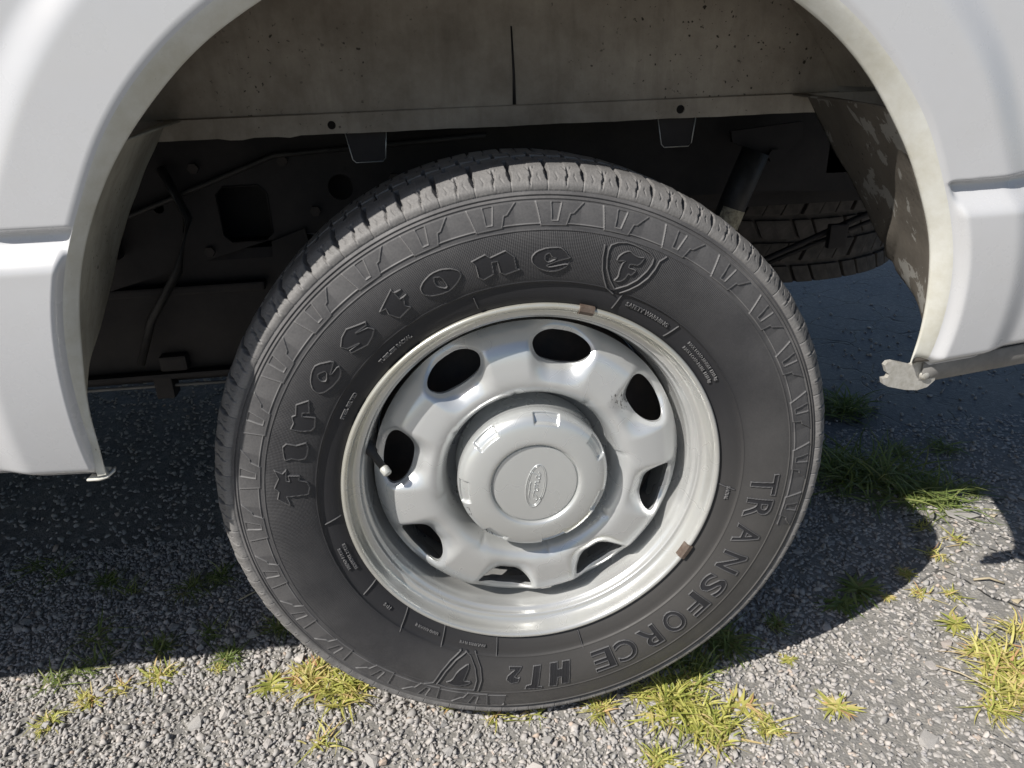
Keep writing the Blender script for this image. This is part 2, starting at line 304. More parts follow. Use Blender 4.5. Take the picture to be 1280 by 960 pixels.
# ------------------------------------------------------------------ ground
def hgt(x, y):
    x = np.asarray(x, float); y = np.asarray(y, float)
    near = 1 / (1 + (np.hypot(x, y) / 3) ** 4)
    h = .0035 * np.sin(7.3 * x + 2.1 * y + .4) * np.cos(5.9 * y - 1.7 * x) + .002 * np.sin(19 * x - 11 * y) * np.sin(17 * y + 3)
    return h * near - .004
def axis(lim, n): return np.sign(np.linspace(-1, 1, n)) * (np.abs(np.linspace(-1, 1, n)) ** 3) * lim
near = np.linspace(-2, 2.6, 260); gx = np.unique(np.concatenate([near, -2 - np.geomspace(.05, 300, 40), 2.6 + np.geomspace(.05, 300, 40)]))
GX, GY = np.meshgrid(gx, gx, indexing='ij')
gv = np.stack([GX, GY, hgt(GX, GY)], -1).reshape(-1, 3)
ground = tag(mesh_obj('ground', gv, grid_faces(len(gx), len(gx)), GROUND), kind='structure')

# crushed stones: 300 largest are objects, the others one mesh
bm = bmesh.new(); bmesh.ops.create_icosphere(bm, subdivisions=1, radius=1)
ICO = np.array([v.co[:] for v in bm.verts]); ICOF = np.array([[v.index for v in f.verts] for f in bm.faces]); bm.free()
def rock(k):
    g = np.random.default_rng(100 + k); v = ICO.copy()
    for _ in range(8):                       # chop with random planes -> angular chips
        n = g.normal(size=3); n /= np.linalg.norm(n); d = g.uniform(.35, .75); s = v @ n - d; v -= np.outer(np.maximum(s, 0), n)
    return v * g.uniform([.85, .66, .38], [1.15, .95, .68]) * (1 + g.normal(scale=.13, size=(len(v), 1)))
ROCKS = [rock(k) for k in range(14)]
rock_me = []
for k, v in enumerate(ROCKS):
    me = bpy.data.meshes.new('stone'); me.from_pydata(v.tolist(), [], ICOF.tolist()); me.materials.append(STONE); rock_me.append(me)
def dens(x, y):
    """1 in loose gravel, lower on the worn asphalt to the right and far away"""
    d = 1 - .80 * smooth(.26, .55, x + .35 * y - .12 * np.sin(9 * y))
    return d * (1 - .85 * smooth(.9, 1.6, y) * smooth(-.1, .3, x))
def in_view(x, y):
    f = smooth(-.47, -.30, y) * (1 - smooth(2.0, 2.3, y)) * (1 - smooth(0, .3, x - 1.15 - .6 * np.maximum(y, 0))) * (1 - smooth(0, .25, -1.15 - .35 * np.maximum(y, 0) - x))
    return rng.random(np.shape(x)) < f
def scatter(n, x0, x1, y0, y1):
    x = rng.uniform(x0, x1, n); y = rng.uniform(y0, y1, n); k = in_view(x, y) & (rng.random(n) < dens(x, y)); return x[k], y[k]
def rotm(g, n):
    q = g.normal(size=(n, 4)) * [1, .34, .34, 1]; q /= np.linalg.norm(q, axis=1)[:, None]; w_, x, y, z = q.T
    return np.stack([1 - 2 * (y * y + z * z), 2 * (x * y - z * w_), 2 * (x * z + y * w_), 2 * (x * y + z * w_), 1 - 2 * (x * x + z * z), 2 * (y * z - x * w_), 2 * (x * z - y * w_), 2 * (y * z + x * w_), 1 - 2 * (x * x + y * y)], -1).reshape(n, 3, 3)
allx, ally, alls = [], [], []
for cnt, (x0, x1, y0, y1), lo, hi in [(62000, (-1.4, .75, -.47, .55), .0026, .0058), (26000, (-1.4, 1.5, -.47, .55), .0045, .0078), (4600, (-1.4, 1.5, -.47, .6), .007, .0105),
                                     (20000, (-2, 2.4, .5, 2.2), .0045, .009), (6000, (-1.2, 1.4, -.33, .35), .0018, .003)]:
    x, y = scatter(cnt, x0, x1, y0, y1); allx.append(x); ally.append(y); alls.append(rng.uniform(lo, hi, len(x)))
# stones half set in the asphalt on the right
NE = 36000; x = rng.uniform(.15, 1.6, NE); y = rng.uniform(-.45, .75, NE); k = in_view(x, y) & (rng.random(NE) > dens(x, y) * .9); x, y = x[k], y[k]; allx.append(x); ally.append(y); alls.append(.0026 + .0068 * rng.random(len(x)) ** 2); NEMB = len(x)
X = np.concatenate(allx); Y = np.concatenate(ally); Z = np.concatenate(alls)
EMB = np.zeros(len(X), bool); EMB[-NEMB:] = True; SINK = np.where(EMB, .22, -.12)
nv = len(ICO); tot = len(X); V = np.empty((tot, nv, 3)); kinds = rng.integers(0, len(ROCKS), tot); RM = rotm(rng, tot)
for k in range(len(ROCKS)):
    mk = kinds == k; V[mk] = np.einsum('nij,vj->nvi', RM[mk], ROCKS[k]) * Z[mk][:, None, None]
V[EMB] *= [1.15, 1.15, .55]
V += np.stack([X, Y, hgt(X, Y) + Z * (.28 - SINK) * 1.0 - .001], -1)[:, None, :]
F = (ICOF[None] + (np.arange(tot) * nv)[:, None, None]).reshape(-1, 3)
me = bpy.data.meshes.new('gravel'); me.vertices.add(tot * nv); me.vertices.foreach_set('co', V.ravel())
me.loops.add(F.size); me.loops.foreach_set('vertex_index', F.ravel().astype(np.int32)); me.polygons.add(len(F))
me.polygons.foreach_set('loop_start', np.arange(0, F.size, 3, dtype=np.int32)); me.update(calc_edges=True)
a = me.attributes.new('tint', 'FLOAT', 'POINT'); a.data.foreach_set('value', np.repeat(rng.random(tot), nv).astype(np.float32))
me.materials.append(STONE); gr = bpy.data.objects.new('gravel', me); COL.objects.link(gr); gr.parent = ground; gr['kind'] = 'stuff'
cnt = 0
g = np.random.default_rng(5)
while cnt < 296:
    x, y = g.uniform(-.95, 1.15), g.uniform(-.25, .5)
    if not in_view(x, y) or g.random() > (.35 + .65 * dens(x, y)): continue
    if abs(x) < .12 and 0 < y < .22: continue
    o = bpy.data.objects.new('stone', rock_me[g.integers(0, 14)]); COL.objects.link(o); s = (.0078 + .0085 * g.random() ** 1.8) * (1.3 if x > .35 else 1)
    flat = .55 if x > .35 else .9
    o.scale = (s, s, s * flat); o.rotation_euler = (g.normal() * .2, g.normal() * .2, g.uniform(0, 6.28))
    o.location = (x, y, float(hgt(x, y)) + s * (.12 if x > .35 else .33)); o.parent = ground; cnt += 1

# ------------------------------------------------------------------ pickup truck
truck = bpy.data.objects.new('pickup_truck', None); COL.objects.link(truck); truck.location = (0, .9, 0)
tag(truck, 'white pickup truck seen close up at its rear wheel and wheel arch', 'pickup truck')
ZC = .385; HUB = (0, 0, ZC)
# ---- tyre carcass
SW = [(.2215, .020), (.2260, .010), (.2300, .0035), (.2350, .0005), (.2366, -.0012), (.2400, -.0035), (.2500, -.0072), (.2605, -.0098), (.2630, -.0112), (.2700, -.0136), (.2800, -.0160),
      (.2900, -.0176), (.3000, -.0184), (.3100, -.0183), (.3200, -.0172), (.3300, -.0152), (.3400, -.0128), (.3500, -.0098), (.3560, -.0072), (.3620, -.0030), (.3665, .0030), (.3690, .0100)]
swr = np.array([p[0] for p in SW]); swy = np.array([p[1] for p in SW])
def catm(xs, ys, x):
    """smooth (pchip-like) interpolation"""
    x = np.asarray(x, float); i = np.clip(np.searchsorted(xs, x) - 1, 0, len(xs) - 2); h = np.diff(xs); d = np.diff(ys) / h
    mm = np.zeros(len(xs)); mm[1:-1] = (d[:-1] * h[1:] + d[1:] * h[:-1]) / (h[1:] + h[:-1]); mm[0] = d[0]; mm[-1] = d[-1]
    t = (x - xs[i]) / h[i]; a = ys[i]; b = ys[i + 1]
    return (2 * t**3 - 3 * t**2 + 1) * a + (t**3 - 2 * t**2 + t) * h[i] * mm[i] + (-2 * t**3 + 3 * t**2) * b + (t**3 - t**2) * h[i] * mm[i + 1]
def swp(r): return catm(swr, swy, r)
rows = []
for r in np.concatenate([np.linspace(.2215, .2590, 16), np.linspace(.2595, .2635, 9), np.linspace(.265, .3155, 22), np.linspace(.3170, .3215, 10), np.linspace(.3235, .3465, 10), np.linspace(.3480, .3580, 20), np.linspace(.360, .369, 7)]):
    y = float(swp(r))
    y -= .0009 * math.exp(-((r - .2622) / .0006) ** 2)                      # thin rib round the lettering band
    y += .0008 * float(1 - smooth(.2605, .2622, r)) * float(smooth(.236, .240, r))
    y -= .0009 * math.exp(-((r - .3192) / .0006) ** 2)
    y -= .0014 * math.exp(-((r - .3505) / .0010) ** 2) + .0010 * math.exp(-((r - .3545) / .0009) ** 2)   # double rib under the shoulder
    y += .0012 * math.exp(-((r - .3527) / .0006) ** 2)
    rows.append((r, y))
TW = .200
rows += [(.3702, .02), (.3735, .05), (.3752, .075), (.3757, .10), (.3752, .125), (.3735, .15), (.3702, .18)]
rows += [(float(r), TW - float(swp(r))) for r in swr[::-1][1:]]
v, f = revolve(rows, 720)
tyre = mesh_obj('tyre', v + np.array(HUB), f, RUB, truck, loc=HUB)

# ---- shoulder path shared by the tread blocks: (y, r) along s, 0 on the sidewall, 1 on the crown
SP = np.array([(-.0068, .3572), (-.0052, .3620), (-.0022, .3668), (.0022, .3712), (.0072, .3752), (.0120, .3780), (.0170, .3795), (.0260, .3808), (.0350, .3818), (.0450, .3826)])
SP[:, 1] = .3572 + (SP[:, 1] - .3572) * .93
SL = np.concatenate([[0], np.cumsum(np.hypot(*np.diff(SP, axis=0).T))]); 
def spath(s): return catm(SL, SP[:, 0], s), catm(SL, SP[:, 1], s)
def shoulder_block(seed):
    g = np.random.default_rng(seed); nt_, ns = 46, 54
    th = np.linspace(-3.02, 3.02, nt_); s = np.linspace(0, SL[-1], ns); TH, SS = np.meshgrid(th, s, indexing='ij')
    y, r = spath(SS); e = 1e-4; y2, r2 = spath(np.minimum(SS + e, SL[-1])); y1, r1 = spath(np.maximum(SS - e, 0)); ty, tr = y2 - y1, r2 - r1; L = np.hypot(ty, tr); ny, nr = -tr / L, ty / L
    u = TH / 3.0 * .0195; sm = SS * 1000
    # main groove at the block's sides: wide on the crown, a keyhole on the shoulder, then a thin line
    gw = .0006 + .0011 * smooth(9, 14, sm) + .0009 * np.exp(-((sm - 20) / 4.0) ** 2) + .0006 * smooth(26, 30, sm)
    gc = .0008 * np.sin(sm * .25 + 1)
    dside = np.minimum(np.abs(u - .0198 - gc * 0), np.abs(u + .0198))
    groove = 1 - smooth(gw * .75, gw * 1.25 + .0003, dside)
    dep = .0010 + .0062 * smooth(8, 17, sm)
    # middle sipe with a fork on top
    c0 = .0012 + .0012 * np.sign(sm - 15) * smooth(13, 15.5, np.abs(sm - 0)) * 0
    sip = np.abs(u - c0 - .0016 * smooth(14, 16, sm)); mw = .0005 + .0006 * smooth(8, 12, sm); sw_ = 1 - smooth(mw, mw + .0005, sip)
    sw_ *= smooth(4.0, 5.5, sm) * (1 - smooth(27, 29, sm)) * (.9 + 1.1 * smooth(8, 15, sm))
    qs = np.minimum(np.abs(u - .0105 + .001 * np.sin(sm * .5)), np.abs(u + .0095 - .001 * np.sin(sm * .5 + 1))); qk = (1 - smooth(.0003, .0007, qs)) * smooth(9, 10.5, sm) * (1 - smooth(19, 20, sm))
    fk = np.abs(np.abs(u - c0 - .0016) - .00055 * np.maximum(sm - 21, 0) * .9); fork = (1 - smooth(.0004, .0008, fk)) * smooth(20.5, 21.5, sm) * (1 - smooth(30, 31, sm))
    pl = (1 - smooth(.0024, .0030, np.abs(u - c0 + .0008))) * (1 - smooth(8.5, 10.5, sm)) * smooth(2, 3, sm) * .0005      # raised foot
    half = .0006 * (u < c0) * smooth(8, 14, sm)
    h = .0005 + .0022 * smooth(0, 7, sm) - .0 + pl - half
    h = h - groove * dep - .0022 * sw_ - .0016 * fork - .0013 * qk
    h = h - .0012 * (1 - smooth(0, .8, sm))
    h += g.normal(scale=.00010, size=h.shape)
    y = y + ny * h; r = r + nr * h
    A = np.radians(TH); V = np.stack([r * np.sin(A), y, r * np.cos(A)], -1).reshape(-1, 3)
    me = bpy.data.meshes.new('tread_block'); me.from_pydata(V.tolist(), [], grid_faces(nt_, ns)[:, ::-1].tolist()); me.shade_smooth(); me.materials.append(LUG); return me
def rib_block(y0, y1, r0):
    bm = bmesh.new(); hw = .0178
    for (a, b) in ((-hw, -.0012), (.0006, hw)):
        bm_box(bm, (a, y0, r0 - .009), (b, y1, r0), .0010)
    me = bpy.data.meshes.new('tread_block'); bm.to_mesh(me); bm.free(); me.materials.append(LUG); return me
SB = [shoulder_block(k) for k in range(6)]
RB = [rib_block(.0495, .0765, .3825), rib_block(.083, .113, .3832), rib_block(.119, .146, .3825)]
RBACK = rib_block(.152, .194, .3795)
def child(name, me, parent, loc=(0, 0, 0), rot=(0, 0, 0)):
    o = bpy.data.objects.new(name, me); COL.objects.link(o); o.parent = parent; o.location = loc; o.rotation_euler = rot; return o
for k in range(60):
    child('tread_block', SB[random.randrange(6)], tyre, rot=(0, R(6 * k), 0))
    for j, me in enumerate(RB): child('tread_block', me, tyre, rot=(0, R(6 * k + (2.2, -1.2, .8)[j]), 0))
    child('tread_block', RBACK, tyre, rot=(0, R(6 * k + 1.5), 0))

# ---- patches standing out of the sidewall, cut from a fine height grid
def patch(name, P, faces_keep_fn, height_fn, mat, parent, flip=True):
    pass
def relief(name, segs_fill, segs_line, lw, lh, ph, mat=RUB, step=.0006, parent=tyre, yfn=swp, over=.0014, fn=None, base=0.0, local=True):
    """segs in wheel plane metres; raised plateau ph inside segs_fill, ridge lh along segs_fill and segs_line"""
    allseg = list(segs_fill) + list(segs_line); pts = np.array(allseg).reshape(-1, 2)
    lo = pts.min(0) - over; hi = pts.max(0) + over
    xs = np.arange(lo[0], hi[0] + step, step); zs = np.arange(lo[1], hi[1] + step, step)
    XX, ZZ = np.meshgrid(xs, zs, indexing='ij'); P = np.stack([XX.ravel(), ZZ.ravel()], 1)
    d = seg_dist(P, allseg); ins = inside(P, segs_fill) if len(segs_fill) else np.zeros(len(P), bool)
    h = lh * (1 - smooth(lw * .35, lw * .95, d)) + np.where(ins, ph, 0.0) * smooth(0, lw * .6, d)
    if fn is not None: h = h + np.where(ins, fn(P), 0)
    h = np.where(~ins & (d > lw * .8), -.0005, h)
    keep = ins | (d < lw * 1.5 + step)
    r = np.hypot(P[:, 0], P[:, 1]); y = yfn(r) - h - base
    K = keep.reshape(XX.shape); fk = K[:-1, :-1] & K[1:, :-1] & K[1:, 1:] & K[:-1, 1:]
    F = grid_faces(len(xs), len(zs)).reshape(len(xs) - 1, len(zs) - 1, 4)[fk]
    used = np.unique(F); mp = np.full(len(P), -1); mp[used] = np.arange(len(used)); F = mp[F]
    V = np.stack([P[:, 0], y, P[:, 1]], 1)[used]
    if len(F) == 0: return None
    c = V.mean(0); c[1] = V[:, 1].min()
    o = mesh_obj(name, V - c, F, mat); put(o, None, (0, 0, 0)); o.parent = parent; o.location = c
    rd = (1 - smooth(lw * .3, lw * .8, d))[used]; at = o.data.attributes.new('ridge', 'FLOAT', 'POINT'); at.data.foreach_set('value', rd.astype(np.float32))
    return o
def loop_segs(l, closed=True):
    a = np.array(l, float) / 1000; n = len(a)
    return [(a[i], a[(i + 1) % n]) for i in range(n if closed else n - 1)]
def chaikin(l, n=2):
    a = np.array(l, float)
    for _ in range(n):
        b = np.roll(a, -1, 0); a = np.stack([a * .8 + b * .2, a * .2 + b * .8], 1).reshape(-1, 2)
    return a.tolist()
stripes = lambda P: .00028 * np.sin(P[:, 0] * 6283 / 2.2)
for k, loops in GLYPHS.items():
    big = not k in ('H', 'T', '2')
    sg = [s for l in loops for s in loop_segs(chaikin(l, 1) if k in ('letter_o', 'letter_e', 'letter_e2', 'emblem_F', 'emblem_F2') else l)]
    relief('emblem' if k.startswith('emblem') else 'raised_letter', sg, [], .0010, .0013 if big else .0010, .0010 if big else .0006, fn=None if big else stripes)
for k in ('shield', 'shield2'):
    sg = [s for l in RIDGES[k] for s in loop_segs(l, False)]
    relief('shield_outline', [], sg, .0013, .0017, 0)
sg = [s for l in RIDGES['div'] for s in loop_segs(l, False)]
for s_ in sg: relief('index_mark', [], [s_], .0008, .0010, 0, step=.00045)

# shoulder decoration, 30 pitches round the tyre
def sidewall_pattern():
    W = .0680; u0, u1 = 0.0, 1.0; nr, na = 50, 128
    rr = np.linspace(.3215, .3490, nr); aa = np.linspace(0, 12, na); AA, RR = np.meshgrid(aa, rr, indexing='ij')
    P = np.stack([(AA / 12 * W).ravel(), ((RR - .3232)).ravel()], 1); H = .0248
    def sg(l): return [(np.array((a[0] * W, a[1] * H)), np.array((b[0] * W, b[1] * H))) for a, b in zip(l, l[1:])]
    buck = [(.32, 1.0), (.39, .02), (.79, .04), (.84, .50), (.89, .53), (1.03, 1.0)]
    ushape = [(.55, .94), (.56, .22), (.65, .22), (.70, .94)]
    base = [(-.21, .10), (.385, .10)]; b2 = [(.79, .10), (1.385, .10)]; prev = [(x - 1, y) for x, y in buck]
    seg = sg(buck) + sg(ushape) + sg(base) + sg(b2) + sg(prev)
    d = seg_dist(P, seg); x = P[:, 0] / W; v_ = P[:, 1] / H
    plate = inside(P, sg(buck + [buck[0]])) & ~inside(P, sg(ushape + [ushape[0]]))
    platl = inside(P, sg(prev + [prev[0]]))
    h = .0003 + np.where(plate | platl, .0008, 0) * smooth(0, .0005, d) + .0010 * (1 - smooth(.0003, .0009, d)) - .0003 * (v_ < .06)
    edge = smooth(.3215, .3224, RR.ravel()) * (1 - smooth(.3475, .3488, RR.ravel()))
    h = h * edge - .0008 * (1 - edge)
    A = np.radians(AA.ravel()); r = RR.ravel(); y = swp(r) - h
    V = np.stack([r * np.sin(A), y, r * np.cos(A)], -1)
    me = bpy.data.meshes.new('sidewall_pattern'); me.from_pydata(V.tolist(), [], grid_faces(na, nr).tolist()[::1]); me.flip_normals(); me.shade_smooth(); me.materials.append(RUB); at = me.attributes.new('ridge', 'FLOAT', 'POINT'); at.data.foreach_set('value', ((1 - smooth(.0003, .0008, d)) * edge).astype(np.float32)); return me
PAT = sidewall_pattern()
for k in range(30):
    a_ = (90 - 12 * k) % 360
    if 262 <= a_ <= 342: continue                      # plain rubber beside the small lettering at the bottom right
    child('sidewall_pattern', PAT, tyre, rot=(0, R(12 * k - 3.0), 0))

# letters of the lower word from a font outline, bent round the tyre
def font_segs(ch, size, bold=0.0, shear=0.0, spacing=1):
    cu = bpy.data.curves.new('t', 'FONT'); cu.body = ch; cu.size = size; cu.offset = bold; cu.shear = shear; cu.resolution_u = 4; cu.align_x = 'CENTER'; cu.space_character = spacing
    ob = bpy.data.objects.new('t', cu); COL.objects.link(ob); dg = bpy.context.evaluated_depsgraph_get(); me = bpy.data.meshes.new_from_object(ob.evaluated_get(dg))
    b = bmesh.new(); b.from_mesh(me); sg = [(np.array(e.verts[0].co[:2]), np.array(e.verts[1].co[:2])) for e in b.edges if len(e.link_faces) == 1]
    b.free(); bpy.data.objects.remove(ob); bpy.data.curves.remove(cu); bpy.data.meshes.remove(me); return sg
def bend(sg, deg, r0, cx=0, sx=1.0, out=1):
    o = []
    for a, b in sg:
        q = []
        for p in (a, b):
            th = R(deg) - out * (p[0] - cx) * sx / r0; r = r0 + out * p[1]; q.append(np.array((r * math.cos(th), r * math.sin(th))))
        o.append(tuple(q))
    return o
for ch, deg in zip("TRANSFORCE", (-4.1, -11.2, -19.2, -28.0, -36.2, -43.3, -50.8, -58.8, -66.1, -72.8)):
    sg = font_segs(ch, .046, .0010)
    pts = np.array(sg).reshape(-1, 2); w_ = pts[:, 0].max() - pts[:, 0].min(); cx = (pts[:, 0].max() + pts[:, 0].min()) / 2; hh = pts[:, 1].max()
    sg = [(a * [.0275 / max(w_, .02), .033 / hh], b * [.0275 / max(w_, .02), .033 / hh]) for a, b in sg]; cx *= .0275 / max(w_, .02)
    relief('raised_letter', bend(sg, deg, .2745, cx), [], .0010, .0015, .0004)
def small_text(txt, size, deg, r0, out=1, h=.0008, name='small_lettering', mat=RUB, sp=1.0):
    sg = font_segs(txt, size, size * .012, 0, sp); relief(name, bend(sg, deg, r0, out=out), [], .0005, h, h, mat, step=.0004)
small_text("SAFETY WARNING", .0068, 58.5, .2495)
small_text("MAX LOAD SINGLE 1215 kg", .0052, 37, .2510); small_text("MAX LOAD DUAL 1115 kg", .0052, 37, .2435)
small_text("TUBELESS RADIAL", .0058, 128, .2475); small_text("STEEL BELTED", .0058, 148, .2475)
small_text("TREAD 4 PLIES", .0052, 197, .2505, out=1); small_text("SIDEWALL 2 PLIES", .0050, 197, .2435, out=1)
small_text("M+S", .0060, 218, .2470); small_text("LOAD RANGE E", .0048, 233, .2470); small_text("MAX PRESS 80 PSI", .0046, 248.5, .2480); small_text("RADIAL", .0055, 352, .247)
# ---- rim
rimp = [(.2195, .0225), (.2240, .0120), (.2300, .0040), (.2338, .0018), (.2350, -.0008), (.2346, -.0036), (.2326, -.0052), (.2300, -.0050), (.2280, -.0030), (.2264, .0010), (.2254, .0060), (.2240, .0110), (.2218, .0150), (.2190, .0168),
        (.2168, .0172), (.2156, .0174), (.2147, .0181), (.2141, .0194), (.2134, .0222), (.2122, .0246), (.2106, .0262), (.2095, .0276), (.2088, .0300), (.2082, .0350), (.2070, .0400), (.2066, .0480), (.2060, .0550), (.2040, .0620), (.2010, .0700), (.2000, .0900), (.1960, .1600), (.2050, .1800), (.2250, .1980)]
rr_ = np.array(rimp); t_ = np.arange(len(rr_)); tt = np.linspace(0, len(rr_) - 1, 110)
rimp = np.stack([catm(t_.astype(float), rr_[:, 0], tt), catm(t_.astype(float), rr_[:, 1], tt)], 1)
v, f = revolve(rimp, 360); 
aa = np.arctan2(v[:, 2], v[:, 0]); v[:, 1] += .0003 * np.sin(aa * 5) * (np.hypot(v[:, 0], v[:, 2]) > .22)
rim = mesh_obj('rim', v + np.array(HUB), f, RIM, truck, loc=HUB)
# ---- wheel centre with eight openings
def disc_y(r, a):
    """a = degrees from the middle of a hole, -22.5..22.5"""
    hr = [.1085, .1120, .1180, .1230, .1290, .1380, .1500, .1650, .1750, .1850, .1935, .1980]
    sp = [.0440, .0330, .0240, .0205, .0185, .0180, .0190, .0215, .0250, .0330, .0440, .0520]
    ho = [.0440, .0330, .0245, .0215, .0205, .0250, .0350, .0430, .0465, .0490, .0515, .0535]
    ys = np.interp(r, hr, sp); ys = catm(np.array(hr), np.array(sp), r); yh = catm(np.array(hr), np.array(ho), r)
    lim = 11.0 + 0 * r; w_ = smooth(lim - 8.0, lim + 4.0, np.abs(a))
    return yh + (ys - yh) * w_
def sector():
    a0 = 22.5; rlo, rhi = .1085, .1980; rc = .1690
    n = 96; ang = np.linspace(0, 2 * math.pi, n, endpoint=False)
    # corners of the (a, r) rectangle, measured round the hole centre in mm-like units
    ku = rc * math.pi / 180
    cor = [math.atan2(y, x) % (2 * math.pi) for x, y in ((a0 * ku, rhi - rc), (-a0 * ku, rhi - rc), (-a0 * ku, rlo - rc), (a0 * ku, rlo - rc))]
    for c in cor: ang[np.argmin(np.abs(ang - c))] = c
    ang = np.sort(ang); rings = []
    # hole outline: wide outside, narrower inside
    def hole(t):
        x, y = math.cos(t), math.sin(t); e = 2.5
        q = (abs(x / .0340) ** e + abs(y / .0182) ** e) ** (-1 / e); X_, Y_ = x * q, y * q
        return X_ * (1 + Y_ / .0182 * .20) , Y_ + .0022 * (1 - (X_ / .0355) ** 2) * 0
    V = []; NR = 26
    back = [(1.035, .0075), (1.03, .0045), (1.012, .0018), (1.0, .0006)]
    for t in ang:
        hx, hy = hole(t); dx, dy = math.cos(t), math.sin(t)
        lim = min([abs(a0 * ku / dx) if abs(dx) > 1e-9 else 9, ((rhi - rc) / dy if dy > 1e-9 else ((rlo - rc) / dy if dy < -1e-9 else 9))])
        col = []
        for s_, dy_ in back: col.append((hx * s_, hy * s_, dy_))
        for k in range(NR):
            q = (k / (NR - 1)) ** 1.25; ex, ey = dx * lim, dy * lim
            col.append((hx + (ex - hx) * q, hy + (ey - hy) * q, 0 if k else 0))
        for (x, y, extra) in col:
            a = x / ku; r = rc + y
            d = math.hypot(x - hx, y - hy) if not extra else 0
            roll = .0026 * math.exp(-(d / .0035) ** 2)
            V.append((r, a, float(disc_y(r, a)) + extra + roll - (.0 if extra else 0)))
    return np.array(V), grid_faces(n, NR + len(back), True)
SV, SF = sector(); allv, allf = [], []
HOLE0 = 76.5 
for k in range(8):
    A = np.radians(HOLE0 + 45 * k + SV[:, 1]); allv.append(np.stack([SV[:, 0] * np.cos(A), SV[:, 2], SV[:, 0] * np.sin(A)], -1)); allf.append(SF + k * len(SV))
bm = bmesh.new(); V = np.concatenate(allv); vs = [bm.verts.new(c) for c in V.tolist()]
for q in np.concatenate(allf).tolist():
    try: bm.faces.new([vs[i] for i in q])
    except ValueError: pass
bmesh.ops.remove_doubles(bm, verts=bm.verts[:], dist=.00025); bmesh.ops.recalc_face_normals(bm, faces=bm.faces[:])
for v_ in bm.verts: v_.co += Vector(HUB)
centre = bm_obj('wheel_centre', bm, DISC, truck, True, HUB)
v, f = revolve([(.1086, .0438), (.1075, .0480), (.1065, .0600), (.1060, .075), (.02, .076)], 128); mesh_obj('hub_opening', v, f, DISC, None).parent = centre
v, f = revolve([(.1978, .0545), (.1970, .0580), (.1945, .0640), (.1930, .075)], 180); mesh_obj('centre_flange', v, f, DISC, None).parent = centre
v, f = revolve([(.195, .150), (.195, .112), (.190, .105), (.12, .100), (.05, .098), (.001, .098)], 96); mesh_obj('brake_drum', v + np.array(HUB), f, DARKSTEEL, truck, loc=HUB)
bm = bmesh.new(); bm_box(bm, (-.030, .088, -.187), (.008, .100, -.160), .003); bmesh.ops.transform(bm, matrix=Matrix.Translation(HUB), verts=bm.verts[:])
bm_obj('brake_bracket', bm, RUST, truck, False, HUB)
# ---- hub cap
cp = [(.0005, .0035), (.020, .0033), (.040, .0034), (.0490, .0037), (.0503, .0043), (.0508, .0060), (.0518, .0060), (.0526, .0030), (.0545, .0005), (.0575, -.0004), (.0620, -.0004), (.0690, .0004), (.0760, .0018), (.0815, .0038), (.0855, .0066), (.0885, .0104), (.0905, .0160), (.0912, .0225), (.0912, .0255), (.0905, .0300), (.0900, .0400), (.0900, .0560), (.0905, .072)]
cpa = np.array(cp) * [1.045, 1.0]; t_ = np.arange(len(cpa)).astype(float); tt = np.linspace(0, len(cpa) - 1, 120)
cpp = np.stack([catm(t_, cpa[:, 0], tt), catm(t_, cpa[:, 1], tt)], 1)
NA = 720; v, f = revolve(cpp, NA); r = np.hypot(v[:, 0], v[:, 2]); a = np.degrees(np.arctan2(v[:, 2], v[:, 0]))
pc = 79.5; da = (a - pc + 51.4286 * 20 + 25.714) % 51.4286 - 25.714
scoop = (1 - smooth(9.4, 10.6, np.abs(da))) * smooth(.0815, .0850, r) * (1 - smooth(.0925, .0945, r))
v[:, 1] += .0055 * scoop; k_ = 1 - .012 * scoop; v[:, 0] *= k_; v[:, 2] *= k_
cap = mesh_obj('hub_cap', v + np.array(HUB), f, CAP, truck, loc=HUB)
# oval with script
def tube_path(name, pts, rad, mat, parent, closed=False, seg=6, loc=(0, 0, 0)):
    bm = bmesh.new(); P = [Vector(p) for p in pts]
    if closed: P = P + [P[0]]
    bm_tube(bm, P, rad, seg, not closed); o = bm_obj(name, bm, mat, None, True); o.parent = parent; o.location = loc; return o
def ov(u, v_):
    """local oval frame (u along the word, v up) -> wheel plane; the word runs upward, tilted right"""
    t = R(90 - 10); ux, uz = math.cos(t), math.sin(t); vx, vz = -math.sin(t), math.cos(t)
    return (.0006 + u * ux + v_ * vx, .0030, -.0025 + u * uz + v_ * vz)
def ell(a_, b_, n=64): return [ov(a_ * math.cos(2 * math.pi * k / n), b_ * math.sin(2 * math.pi * k / n)) for k in range(n)]
tube_path('oval_emblem', ell(.0300, .0122), .00065, CAP, cap, True); tube_path('oval_emblem', ell(.0280, .0103), .00035, CAP, cap, True)
def sm_path(pts, n=3):
    a = np.array(pts, float)
    for _ in range(n):
        b = [a[0]]
        for p, q in zip(a, a[1:]): b += [p * .75 + q * .25, p * .25 + q * .75]
        b.append(a[-1]); a = np.array(b)
    return a
mm = .001
